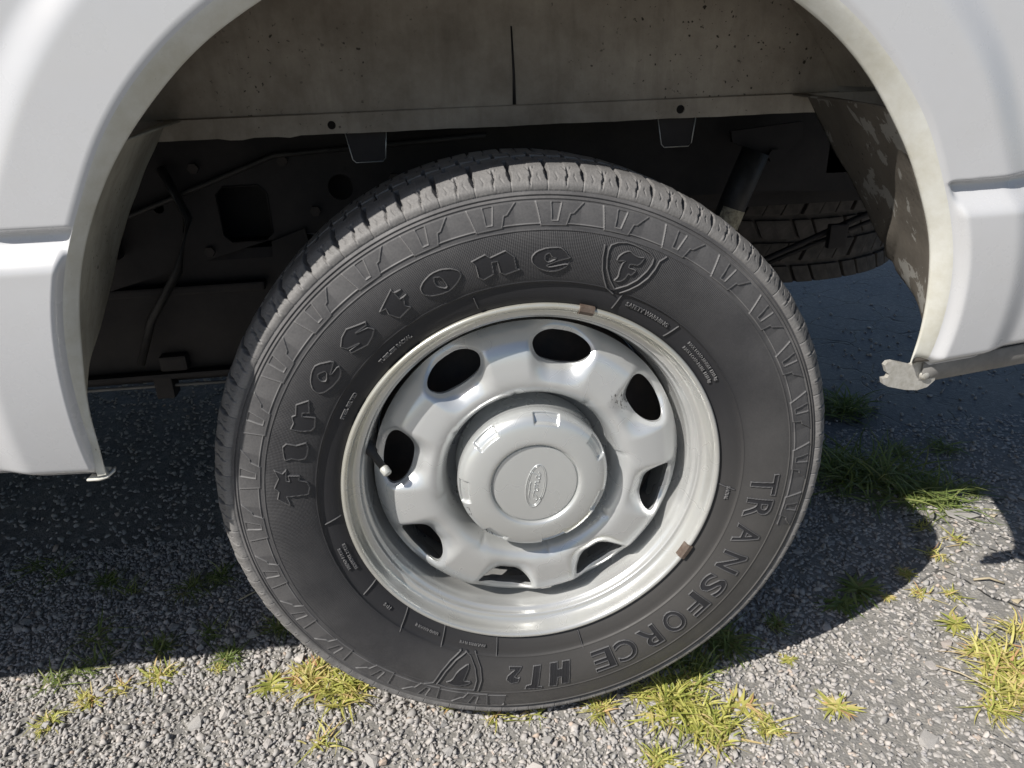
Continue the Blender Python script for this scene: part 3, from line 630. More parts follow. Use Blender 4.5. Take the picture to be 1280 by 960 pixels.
for st in ([(-20, 4), (-17, 6.5), (-10, 6), (-2, 7), (1, 6)], [(-9, 6), (-13, 2), (-16, -3), (-20, -4), (-21.5, -2), (-19.5, -.5)], [(-17, 1), (-12, 1.4), (-8.5, .6)],
           [(-6, 1.5), (-9, .5), (-9.5, -2), (-7.5, -3.4), (-5, -1.8), (-4.8, .8), (-6, 1.5), (-3.5, 1.2), (-2, 1.6)], [(-2, 1.8), (-3, -3.2), (-1.5, .8), (1, 2), (1.6, .8)], [(1.5, 1), (1.2, -2.4), (3, -3), (5, -1)],
           [(9, 1.2), (6.5, 1.6), (4.8, -.8), (5.6, -3.2), (8, -2.6), (9.8, .8), (13.5, 6.4), (12.2, 6.4), (9.6, 0), (9.2, -2.8), (11.5, -2.8), (14, -.5)]):
    p = sm_path(st, 2) * mm * 1.15; tube_path('script_letter', [ov(u + .004, v_) for u, v_ in p], .00055, CAP, cap)
# ---- valve stem
bm = bmesh.new(); p0 = Vector((-.2010, .036, .058)); p1 = Vector((-.1830, .016, .036))
bm_tube(bm, [p0 - (p1 - p0) * .3, p0, p0.lerp(p1, .35), p0.lerp(p1, .4), p1], [.0085, .0080, .0068, .0050, .0046], 16)
vs_ = bm_obj('valve_stem', bm, BLACK, None, True); vs_.parent = truck; vs_.location = Vector(HUB) - Vector(truck.location)
bm = bmesh.new(); d = (p1 - p0).normalized(); bm_tube(bm, [p1 - d * .001, p1 + d * .001, p1 + d * .009, p1 + d * .0105], [.0045, .0058, .0056, .0040], 14)
o = bm_obj('valve_cap', bm, VALVE, None, True); o.parent = vs_
# ---- balance weights clipped on the lip
for deg, L, mat in ((74.6, .017, RUST), (-31.4, .021, RUST)):
    P = [(.2368, .001), (.2372, -.004), (.2352, -.0072), (.2300, -.0078), (.2262, -.0050), (.2245, .0010), (.2255, .0015), (.2285, -.0045), (.2345, -.0050), (.2358, .001)]
    aa = np.linspace(-.5, .5, 7) * L / .232 + R(deg); V = [(r * math.cos(a), y, r * math.sin(a)) for a in aa for r, y in P]
    n = len(P); F = [[i * n + j, (i + 1) * n + j, (i + 1) * n + (j + 1) % n, i * n + (j + 1) % n] for i in range(6) for j in range(n)] + [list(range(n)), list(range(6 * n, 7 * n))[::-1]]
    o = mesh_obj('balance_weight', V, F, mat, None, False); o.parent = rim
    o['label'] = 'rusty balance weight clipped at the top of the lip' if deg > 0 else 'rusty balance weight clipped at the lower right of the lip'

# ------------------------------------------------------------------ bed side with the wheel arch
EC = [(-.474, .479), (-.4745, .510), (-.473, .547), (-.468, .598), (-.461, .641), (-.446, .695), (-.427, .738), (-.411, .766), (-.387, .806), (-.358, .843), (-.306, .891), (-.253, .926), (-.17, .965), (-.085, .987), (0, .993), (.09, .983), (.18, .953), (.27, .908), (.306, .880), (.349, .838), (.382, .797), (.407, .750), (.425, .712), (.442, .661), (.450, .607), (.450, .551), (.447, .527)]
IC = [(-.466, .479), (-.464, .505), (-.4645, .543), (-.461, .577), (-.454, .620), (-.449, .648), (-.438, .689), (-.425, .722), (-.403, .763), (-.377, .801), (-.340, .842), (-.291, .885), (-.231, .921), (-.155, .955), (-.075, .975), (0, .980), (.08, .972), (.165, .947), (.251, .905), (.296, .873), (.330, .840), (.361, .800), (.386, .762), (.407, .720), (.426, .672), (.434, .625), (.436, .580), (.434, .550), (.430, .530)]
CC = np.array([0, .55])
IC = [(-.1151 + (a + .1151) * .9806, .8653 + (b - .8653) * .9806) for a, b in IC]
def polar_of(L):
    a = np.array(L) - CC; th = np.degrees(np.arctan2(a[:, 1], a[:, 0])); th = np.where(th < -90, th + 360, th); o = np.argsort(th); return th[o], np.hypot(a[:, 0], a[:, 1])[o]
eth, er = polar_of(EC); ith, ir = polar_of(IC)
NT = 1000; q = np.linspace(0, 1, NT)
ET = eth[0] + (eth[-1] - eth[0]) * q; IT = ith[0] + (ith[-1] - ith[0]) * q
ER = catm(eth, er, ET); IR = catm(ith, ir, IT)
def smooth1(a, k=9): 
    p = np.pad(a, k, mode='edge'); return np.convolve(p, np.ones(2 * k + 1) / (2 * k + 1), 'valid')
ER = smooth1(ER, 14); IR = smooth1(IR, 14)
lowside = smooth(40, 90, np.abs(ET - 90)); ER = ER - np.where(ET > 90, .009, .005) * lowside; IR = IR + np.where(IT > 90, .0, .004) * lowside
E = CC + np.stack([ER * np.cos(np.radians(ET)), ER * np.sin(np.radians(ET))], 1); I = CC + np.stack([IR * np.cos(np.radians(IT)), IR * np.sin(np.radians(IT))], 1)
AL = np.radians(6 + (177 - 6) * q)                       # direction in which the sheet runs away from the arch
def side_y(x, z, t):
    y = -.0800 + 0 * z
    y = y + .0105 * smooth(.060, .100, t)                        # flare stands proud of the side
    y = y - .002 * smooth(.0, .005, t) + .002                    # rolled edge
    rg = smooth(.0, .03, t)
    left = x < 0
    zc_ = np.where(left, .7395, .7375 + .002 * smooth(.43, .6, x)); wid = np.where(left, .0065, .0035 + .008 * smooth(.42, .62, x))
    # crease: undercut, then a ledge that faces the sky
    dz = zc_ - z
    under = .0095 * smooth(-wid, 0, dz) * (1 - smooth(wid * .1, .034, dz)); ledge = -.0085 * smooth(.0, .034, dz)
    y = y + (under + ledge) * np.where(left, smooth(0, .004, t), smooth(.002, .012, t))
    k = np.maximum(.690 - z, 0); y = y + .62 * k * k                                  # lower panel tucks in
    zb = np.where(left, .479 + .06 * np.maximum(-.474 - x, 0) * .9, .527 + .105 * (x - .446))
    y = y + .018 * (1 - smooth(0, .020, z - zb)) ** 1.5
    y = y + .05 * np.maximum(z - .85, 0) ** 2
    return y
ts = np.concatenate([np.linspace(0, .03, 13), np.linspace(.033, .13, 33), np.geomspace(.135, 1.36, 44)])
TT, QI = np.meshgrid(ts, np.arange(NT), indexing='ij')
X = E[QI, 0] + TT * np.cos(AL[QI]); Z = E[QI, 1] + TT * np.sin(AL[QI]); Z = np.minimum(Z, 1.36); X = np.clip(X, -1.56, 1.25)
Yb = side_y(X, Z, TT)
bodyV = np.stack([X, Yb, Z], -1).reshape(-1, 3)
side = mesh_obj('bed_side', bodyV, grid_faces(len(ts), NT), PAINT, truck)
# top rail of the bed
bm = bmesh.new(); bm_box(bm, (-1.5, -.07, 1.345), (1.2, .06, 1.40), .02); bm_obj('bed_rail', bm, PAINT, truck)
# arch lip: rolled edge from E to I, then a hem
prof = []
k_ = np.linspace(0, 1, 9)
rows = [np.stack([E[:, 0], np.full(NT, -.0725), E[:, 1]], 1)]
Ye = side_y(E[:, 0], E[:, 1], np.zeros(NT))
for s_ in np.linspace(0, 1, 12):
    P2 = E + (I - E) * s_; yy = Ye + (-.0635 - Ye) * (s_ ** 1.3)
    rows.append(np.stack([P2[:, 0], yy, P2[:, 1]], 1))
rad = (I - CC) / np.linalg.norm(I - CC, axis=1)[:, None]
for out, yy in ((.000, -.0610), (.0012, -.0600), (.010, -.0605)):
    P2 = I + rad * out; rows.append(np.stack([P2[:, 0], np.full(NT, yy), P2[:, 1]], 1))
lipV = np.concatenate(rows[1:]); lip = mesh_obj('arch_lip', lipV, grid_faces(len(rows) - 1, NT), LIP, truck)
# hooked end of the lip, lower left
def ribbon(name, prof_pts, mat, parent, th=.002, w=None):
    bm = bmesh.new()
    for (a, b) in zip(prof_pts, prof_pts[1:]): pass
    return bm
def sheet(name, rows_, mat, parent, thick=.0015, smoothf=True):
    V = np.concatenate([np.array(r_, float) for r_ in rows_]); n = len(rows_[0]); o = mesh_obj(name, V, grid_faces(len(rows_), n), mat, parent, smoothf)
    md = o.modifiers.new('s', 'SOLIDIFY'); md.thickness = thick; md.offset = 0; return o
sheet('lip_hook', [[(-.478, -.050, .4825), (-.468, -.050, .4815), (-.460, -.050, .4835), (-.453, -.050, .4895)], [(-.480, -.060, .4815), (-.468, -.060, .4805), (-.460, -.059, .4820), (-.452, -.057, .4880)]], LIP, truck, .002)
# spot welds / fasteners on the rear part of the lip
for (x, y, z, r_) in ((.3848, -.0625, .7875, .0046), (.4135, -.0625, .7330, .0044), (.4255, -.0625, .6940, .0022), (.4390, -.0600, .637, .0028), (.4420, -.06, .618, .0026)):
    bm = bmesh.new(); bmesh.ops.create_uvsphere(bm, u_segments=14, v_segments=8, radius=r_)
    for v_ in bm.verts: v_.co = Vector((v_.co.x, v_.co.y * .45, v_.co.z)) + Vector((x, y, z))
    o = bm_obj('lip_fastener', bm, LIP, None, True); o.parent = lip; o.location = -Vector(truck.location) * 0 + Vector((0, 0, 0)); o.location = -worldloc(lip) if False else (0, 0, 0)

# ---- wheel well: rear and front inner panels, inner wall
def well(name, a0, a1, depth, mat, n=90, ridges=False):
    idx = np.linspace(a0, a1, n).astype(int); rows = []
    for s_ in np.linspace(0, 1, 26):
        P2 = I[idx] + rad[idx] * (.0035 + (.050 if ridges else .034) * s_); D = depth(P2[:, 1])
        y = -.0600 + (D + .060) * s_
        z = P2[:, 1]; bumpv = .0008 * np.sin(z * 60 + s_ * 5) * np.sin(s_ * 3.1) + .0003 * np.sin(z * 140 + 2)
        if ridges:
            w_ = (z - .60) * .9 + y * .9
            bumpv = bumpv + .0030 * (np.exp(-((w_ - .085) / .008) ** 2) + np.exp(-((w_ - .125) / .008) ** 2) - np.exp(-((w_ - .105) / .008) ** 2)) * smooth(.02, .06, y)
        P3 = P2 + rad[idx] * bumpv[:, None]; P3[:, 1] = np.minimum(P3[:, 1], .8125)
        rows.append(np.stack([P3[:, 0], y, P3[:, 1]], 1))
    o = mesh_obj(name, np.concatenate(rows), grid_faces(26, n), mat, truck); md = o.modifiers.new('s', 'SOLIDIFY'); md.thickness = .002; md.offset = 0; return o
WY = .222
def soft(zz, dd):
    a = np.array(zz); b = np.array(dd); return lambda z: catm(a, b, z)
depR = soft([.53, .560, .575, .60, .65, .70, .745, .8, 1.1], [-.058, -.045, .0, .062, .128, .172, .205, WY, WY])
depL = soft([.49, .53, .56, .60, .65, .69, .73, .79, 1.1], [-.055, -.030, .020, .080, .135, .165, .195, WY, WY])
iR = int(np.argmin(np.abs(I[:NT // 2, 1] - .808))); iL = NT // 2 + int(np.argmin(np.abs(I[NT // 2:, 1] - .812)))
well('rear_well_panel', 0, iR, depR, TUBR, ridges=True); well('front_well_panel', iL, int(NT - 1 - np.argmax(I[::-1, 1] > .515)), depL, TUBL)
idx = np.linspace(iR - 30, iL + 30, 120).astype(int)
rowsT = [np.stack([(I[idx] + rad[idx] * o_)[:, 0], np.full(len(idx), y_), (I[idx] + rad[idx] * o_)[:, 1]], 1) for o_, y_ in ((.006, -.059), (.05, -.056), (.085, -.02), (.095, .05), (.095, .13), (.095, WY + .01))]
mesh_obj('well_roof', np.concatenate(rowsT), grid_faces(6, len(idx)), TUB, truck)
# inner wall with a return flange along its lower edge
bm = bmesh.new()
c16 = lambda x, z, r_: [(x + r_ * math.cos(k / 14 * 6.2832), z + r_ * math.sin(k / 14 * 6.2832)) for k in range(14)]
edge = [(-.41 + .86 * k / 60, .7895 + .0002 * math.sin(k * 1.9) + .0003 * math.sin(k * .61)) for k in range(61)]
for k in (5, 6, 10): edge[k] = (edge[k][0], edge[k][1] - .002)
bm_plate(bm, edge + [(.60, .790), (.60, .813), (-.56, .813), (-.56, .7905)], [c16(-.214, .800, .0052), c16(.236, .8005, .0056)], WY - .0045, WY - .002)
fl = bm_obj('wall_flange', bm, TUB, truck, False)
bm = bmesh.new(); bm_plate(bm, [(-.60, .8112), (.60, .8112), (.60, 1.1), (-.60, 1.1)], [], WY, WY + .0015)
wall = bm_obj('inner_wall', bm, TUB, truck)
bm = bmesh.new(); bm_tube(bm, [(.017, WY - .0005, .815), (.0175, WY - .0005, .85), (.016, WY - .0005, .905)], [.0022, .0016, .0010], 8); o = bm_obj('seam', bm, FRAME, None, True); o.parent = wall
bm = bmesh.new(); bm_tube(bm, [(-.42, WY - .0018, .8125), (.455, WY - .0018, .8125)], .0020, 8); o = bm_obj('flange_fold', bm, TUB, None, True); o.parent = fl
for x0, x1 in ((-.200, -.148), (.211, .263)):
    bm = bmesh.new(); zt, zb = .789, .752
    bm_plate(bm, [(x0, zt), (x0 + .006, zb + .004), (x0 + .010, zb), (x1 - .008, zb), (x1 - .004, zb + .004), (x1, zt)], [], WY + .012, WY + .016)
    tab = bm_obj('hanging_tab', bm, FRAME, truck)
    bm = bmesh.new(); bm_tube(bm, [(x0, WY + .0105, zt), (x0 + .006, WY + .0105, zb + .004), (x0 + .010, WY + .0105, zb), (x1 - .008, WY + .0105, zb), (x1 - .004, WY + .0105, zb + .004), (x1, WY + .0105, zt)], .0007, 6)
    o = bm_obj('tab_edge_glint', bm, EDGE, None, True); o.parent = tab  # pale wire stands in for light caught on the tab's edge

# ---- frame, tank, shock absorber, spare wheel
FY = .46
bm = bmesh.new()
sq = lambda x0, z0, x1, z1, r_=.012: [(x0 + r_, z0), (x1 - r_, z0), (x1, z0 + r_), (x1, z1 - r_), (x1 - r_, z1), (x0 + r_, z1), (x0, z1 - r_), (x0, z0 + r_)]
bm_plate(bm, [(-3.6, .44), (-.9, .44), (-.62, .545), (-.36, .612), (-.1, .645), (.5, .645), (1.25, .60), (1.25, .74), (.5, .79), (-.36, .79), (-.62, .76), (-.9, .62), (-3.6, .58)],
         [sq(-.430, .612, -.352, .700), [(-.236 + .020 * math.cos(k / 20 * 6.2832), .690 + .020 * math.sin(k / 20 * 6.2832)) for k in range(20)], [(-.52 + .008 * math.cos(k / 12 * 6.2832), .672 + .008 * math.sin(k / 12 * 6.2832)) for k in range(12)]], FY, FY + .004)
rail = bm_obj('frame_rail', bm, FRAME, truck)
bm = bmesh.new(); l = sq(-.430, .612, -.352, .700); bm_tube(bm, [(x, FY - .001, z) for x, z in l + l[:1]], .0012, 6); o = bm_obj('hole_edge', bm, FRAME, None, True); o.parent = rail
bm = bmesh.new(); bm_box(bm, (-3.6, FY + .1, .60), (1.25, FY + .104, .78)); bm_obj('rail_web', bm, FRAME, truck)
bm = bmesh.new(); bm_box(bm, (-3.6, FY + .88, .56), (1.25, FY + .96, .76), .01); bm_obj('far_frame_rail', bm, FRAME, truck)
bm = bmesh.new(); bm_box(bm, (-1.9, FY + .02, .368), (-.30, FY + .12, .60), .02); tank = bm_obj('fuel_tank', bm, FRAME, truck)
bm = bmesh.new(); bm_box(bm, (-1.9, .62, .385), (-.36, 1.20, .66), .04); bm_obj('tank_body', bm, FRAME, truck)
bm = bmesh.new(); bm_tube(bm, [(-1.9, FY + .01, .372), (-.7, FY + .01, .370), (-.32, FY + .01, .366)], .003, 8); pipe = bm_obj('brake_pipe', bm, SILL, truck, True)
bm = bmesh.new(); bm_box(bm, (-.590, FY - .005, .350), (-.560, FY + .03, .392), .003); bm_box(bm, (-.575, FY - .002, .398), (-.530, FY + .03, .425), .006); o = bm_obj('pipe_bracket', bm, FRAME, None); o.parent = pipe
bm = bmesh.new(); bm_box(bm, (-1.6, .02, 1.06), (1.2, 1.84, 1.12)); bm_obj('bed_floor', bm, FRAME, truck)
for v_ in (): pass
bm = bmesh.new(); bm_box(bm, (-4.6, -.086, .50), (-1.55, 1.90, 1.9), .05); bm_box(bm, (-4.0, -.05, .42), (-1.55, 1.88, .56), .03); bm_obj('cab', bm, PAINT, truck)
for xx in (-.95, .58, 1.1):
    bm = bmesh.new(); bm_box(bm, (xx, FY, .66), (xx + .07, FY + .95, .75), .01); bm_obj('cross_member', bm, FRAME, truck)
bm = bmesh.new(); bm_tube(bm, [(0, .10, ZC), (0, 1.70, ZC)], .045, 24); bm_obj('rear_axle', bm, DARKSTEEL, truck, True)
bm = bmesh.new(); bmesh.ops.create_uvsphere(bm, u_segments=32, v_segments=16, radius=.17); bmesh.ops.translate(bm, vec=(0, .9, ZC), verts=bm.verts[:]); bm_obj('differential', bm, DARKSTEEL, truck, True)
bm = bmesh.new(); bm_tube(bm, [(.430, .40, .720), (.405, .40, .655), (.372, .40, .56)], .0225, 24); bm_tube(bm, [(.372, .40, .56), (.30, .38, .36)], .018, 18)
shock = bm_obj('shock_absorber', bm, BLACK, truck, True)
bm = bmesh.new(); a0 = Vector((.397, .40, .632)); a1 = Vector((.387, .40, .603)); dd = (a1 - a0).normalized(); uu = dd.cross(Vector((0, 1, 0))).normalized(); ww = dd.cross(uu)
ring = []
for p in (a0, a1): ring.append([bm.verts.new(p + (uu * math.cos(t) + Vector((0, -1, 0)) * math.sin(t)) * .0231) for t in np.linspace(R(15), R(150), 10)])
for k in range(9): bm.faces.new((ring[0][k], ring[0][k + 1], ring[1][k + 1], ring[1][k]))
o = bm_obj('sticker', bm, LABEL, None, True); o.parent = shock
bm = bmesh.new(); bm_plate(bm, [(.388, .752), (.507, .762), (.510, .738), (.470, .700), (.452, .693), (.436, .700), (.425, .722), (.392, .735)], [c16(.462, .712, .007)], .405, .413)
sb_ = bm_obj('shock_mount', bm, FRAME, truck)
bm = bmesh.new(); bm_tube(bm, [(.462, .398, .712), (.462, .412, .712)], .011, 6); o = bm_obj('mount_bolt', bm, FRAME, None); o.parent = sb_
bm = bmesh.new(); bm_tube(bm, [(.40, .43, .497), (.474, .43, .530), (.649, .43, .598), (.90, .43, .68)], .0055, 8); bm_tube(bm, [(.44, .44, .505), (.66, .44, .582), (.90, .44, .66)], .004, 8)
pp = bm_obj('fuel_vent_pipe', bm, FRAME, truck, True)
bm = bmesh.new(); bm_box(bm, (.585, .412, .548), (.618, .425, .590), .003); o = bm_obj('pipe_clamp', bm, FRAME, None); o.parent = pp
# more of the chassis in the dark, front side
bm = bmesh.new(); bm_tube(bm, [(-.50, FY - .012, .735), (-.47, FY - .03, .66), (-.50, FY - .035, .58), (-.56, FY - .03, .50), (-.60, FY - .01, .42)], .007, 10); bm_obj('brake_hose', bm, BLACK, truck, True)
bm = bmesh.new(); bm_tube(bm, [(-1.2, FY - .010, .60), (-.62, FY - .012, .645), (-.33, FY - .012, .745), (.0, FY - .012, .76)], .0045, 8); bm_obj('wiring_loom', bm, BLACK, truck, True)
bm = bmesh.new(); bm_plate(bm, [(-.355, .612), (-.30, .630), (-.285, .50), (-.31, .44), (-.345, .44), (-.36, .50)], [c16(-.325, .48, .008)], FY - .010, FY - .005); bm_obj('spring_hanger', bm, FRAME, truck)
bm = bmesh.new(); bm_box(bm, (-.66, FY - .035, .60), (-.585, FY, .665), .008); bm_obj('body_mount', bm, FRAME, truck)
for (x_, z_) in ((-.455, .73), (-.32, .735), (-.455, .60), (-.28, .655), (-.15, .70), (-.60, .63), (-.345, .58)):
    bm = bmesh.new(); bm_tube(bm, [(x_, FY + .001, z_), (x_, FY - .008, z_)], .0085, 6); bm_obj('frame_bolt', bm, DARKSTEEL, truck)
bm = bmesh.new(); bm_box(bm, (-1.25, FY - .002, .53), (-.38, FY + .018, .545), .004); bm_box(bm, (-1.25, FY - .004, .385), (-.33, FY + .018, .395), .003); bm_obj('tank_strap', bm, FRAME, truck)
for yy in (-.17, 1.81):
    bm = bmesh.new(); bm_box(bm, (-4.2, yy, .34), (-1.75, yy + .16, .40), .02); bm_obj('sky_block_board', bm, SILL, truck)  # unseen boards, added to cut sky light reaching the ground underneath
# spare wheel lying flat under the bed
SPC = Vector((.68, 1.04, .512)); v, f = revolve([(.23, .0), (.245, -.005), (.30, -.012), (.35, -.004), (.366, .012), (.370, .03), (.371, .1), (.370, .17), (.366, .188), (.35, .204), (.30, .212), (.245, .205), (.23, .2)], 120)
v = v - np.array([0, .1, 0]); v = np.stack([v[:, 0], v[:, 2], v[:, 1]], 1)
spare = mesh_obj('spare_tyre', v + np.array(SPC), f, SPARE, truck, loc=SPC)
bmb = []
for (z0, z1) in ((-.098, -.062), (-.052, -.012), (-.004, .035), (.045, .095)):
    bm = bmesh.new(); bm_box(bm, (.364, -.0185, z0), (.3800, .0180, z1), .004)
    for v_ in bm.verts: v_.co.y += (.45 if len(bmb) % 2 else -.45) * (v_.co.z - (z0 + z1) / 2)
    me = bpy.data.meshes.new('tread_block'); bm.to_mesh(me); bm.free(); me.materials.append(SPARE); bmb.append(me)
for k in range(60):
    for j, me in enumerate(bmb): child('tread_block', me, spare, rot=(0, 0, R(6 * k + 2.6 * j + .5 * math.sin(k * 2.1 + j))))
bm = bmesh.new(); bmesh.ops.create_cone(bm, cap_ends=True, segments=48, radius1=.225, radius2=.2, depth=.08); o = bm_obj('spare_rim', bm, DARKSTEEL, None, True); o.parent = truck; o.location = SPC - Vector(truck.location)
# far rear wheel and far bed side
v, f = revolve(rimp[::2], 96); fv, ff = revolve([(r_, y_) for r_, y_ in zip(list(swr) + [.3845, .3845] + list(swr[::-1]), list(swy) + [.04, .16] + [TW - y_ for y_ in swy[::-1]])], 160)
FH = np.array([0, 1.80, ZC])
mesh_obj('far_tyre', fv * [1, -1, 1] + FH, ff, RUB, truck, loc=FH); mesh_obj('far_rim', v * [1, -1, 1] + FH, f, RIM, truck, loc=FH)
far = bpy.data.objects.new('far_bed_side', side.data); COL.objects.link(far); far.parent = truck; far.scale = (1, -1, 1); far.location = (0, 1.8 - .9 , 0)
# ---- rear end of the lip: galvanised bracket and bumper skirt
ZS = lambda x: .527 + .105 * (x - .446)
rowsS = []
for k in range(15):
    u = k / 14; rr2 = []
    for x in np.linspace(.448, 1.2, 40):
        z0 = ZS(x); hgt_ = .031; rr2.append((x, -.052 + .010 * u * u - .003 * math.sin(math.pi * u) + (.02 * (u > .93)), z0 + .004 - hgt_ * u))
    rowsS.append(rr2)
sheet('lower_skirt', rowsS, SILL, truck, .003)
bm = bmesh.new(); bm_plate(bm, [(.389, .5465), (.392, .5505), (.398, .5510), (.422, .5440), (.428, .5470), (.436, .552), (.455, .548), (.456, .522), (.448, .5140), (.436, .5110), (.420, .5130), (.398, .5190), (.391, .5230), (.389, .5300), (.395, .5305), (.397, .5345), (.393, .5375)], [], -.038, -.032)
bmesh.ops.translate(bm, vec=(.013, -.012, -.016), verts=bm.verts[:])
bkt = bm_obj('lip_end_bracket', bm, GALV, truck)
bm = bmesh.new(); bm_tube(bm, [(.4530, -.045, .5150), (.4530, -.0530, .5150), (.4530, -.0550, .5150)], [.0065, .0060, .0035], 14); o = bm_obj('bracket_bolt', bm, GALV, None, True); o.parent = bkt
# ------------------------------------------------------------------ weeds and bits on the ground
def tuft(name, x, y, size, mat, kind, seed, tintr=(0, 1)):
    g = np.random.default_rng(seed); V = []; F = []; T = []
    n = {'grass': 80, 'sparse': 34, 'leafy': 50, 'dense': 260}[kind]
    for b in range(n):
        az_ = g.uniform(0, 6.283); L = size * (.5 + .7 * g.random() ** 1.5 + (.35 if g.random() < .08 else 0)); w_ = (.0011 if kind in ('grass', 'sparse') else .0016) * g.uniform(.7, 1.35) * (1.0 if size < .05 else 1.15)
        if kind == 'leafy': w_ = size * .085 * g.uniform(.7, 1.2)
        ri = size * g.uniform(0, {'dense': 1.0, 'grass': .55, 'sparse': .6, 'leafy': .35}[kind]); a2 = g.uniform(0, 6.283); bx, by = ri * math.cos(a2), ri * math.sin(a2)
        el = g.uniform(.12, 1.0) if kind != 'leafy' else g.uniform(.12, .6); drop = g.uniform(.3, 1.2)
        tint = float(np.clip(g.uniform(*tintr) * .75 + (.35 if g.random() < .2 else 0), 0, 1)); pts = []
        for s_ in np.linspace(0, 1, 6):
            h_ = L * s_ * math.sin(el) - drop * L * s_ * s_ * .45; d_ = L * s_ * math.cos(el) * (1 + .2 * s_)
            pts.append((bx + d_ * math.cos(az_), by + d_ * math.sin(az_), max(h_, .0012 + .001 * b / n)))
        cv = g.normal() * .35; pts = [(px + cv * L * (k / 5) ** 2 * -math.sin(az_), py + cv * L * (k / 5) ** 2 * math.cos(az_), pz) for k, (px, py, pz) in enumerate(pts)]
        sx, sy = -math.sin(az_), math.cos(az_); base = len(V)
        for k, (px, py, pz) in enumerate(pts):
            s_ = k / 5
            ww = w_ * (math.sin(math.pi * min(s_ * .9 + .12, 1)) if kind == 'leafy' else (1 - s_) ** .7 * (.75 + .6 * math.sin(2.6 * s_)))
            tw = .35 * math.sin(b * 1.7)
            V += [(px + sx * ww, py + sy * ww, pz + ww * tw), (px, py, pz - ww * .25), (px - sx * ww, py - sy * ww, pz - ww * tw)]; T += [min(1, tint + .25 * (s_ < .25)), tint, min(1, tint + .1 * s_)]
        for k in range(5):
            for c in (0, 1): F.append([base + 3 * k + c, base + 3 * k + c + 1, base + 3 * k + c + 4, base + 3 * k + c + 3])
    o = mesh_obj(name, V, F, mat, None, True); a_ = o.data.attributes.new('tint', 'FLOAT', 'POINT'); a_.data.foreach_set('value', np.array(T, np.float32))
    o.location = (x, y, float(hgt(x, y)) + .002); return o
SUNW, SHW = 'weeds growing in sunlight round the tyre', 'weeds growing in the shadow under the truck'
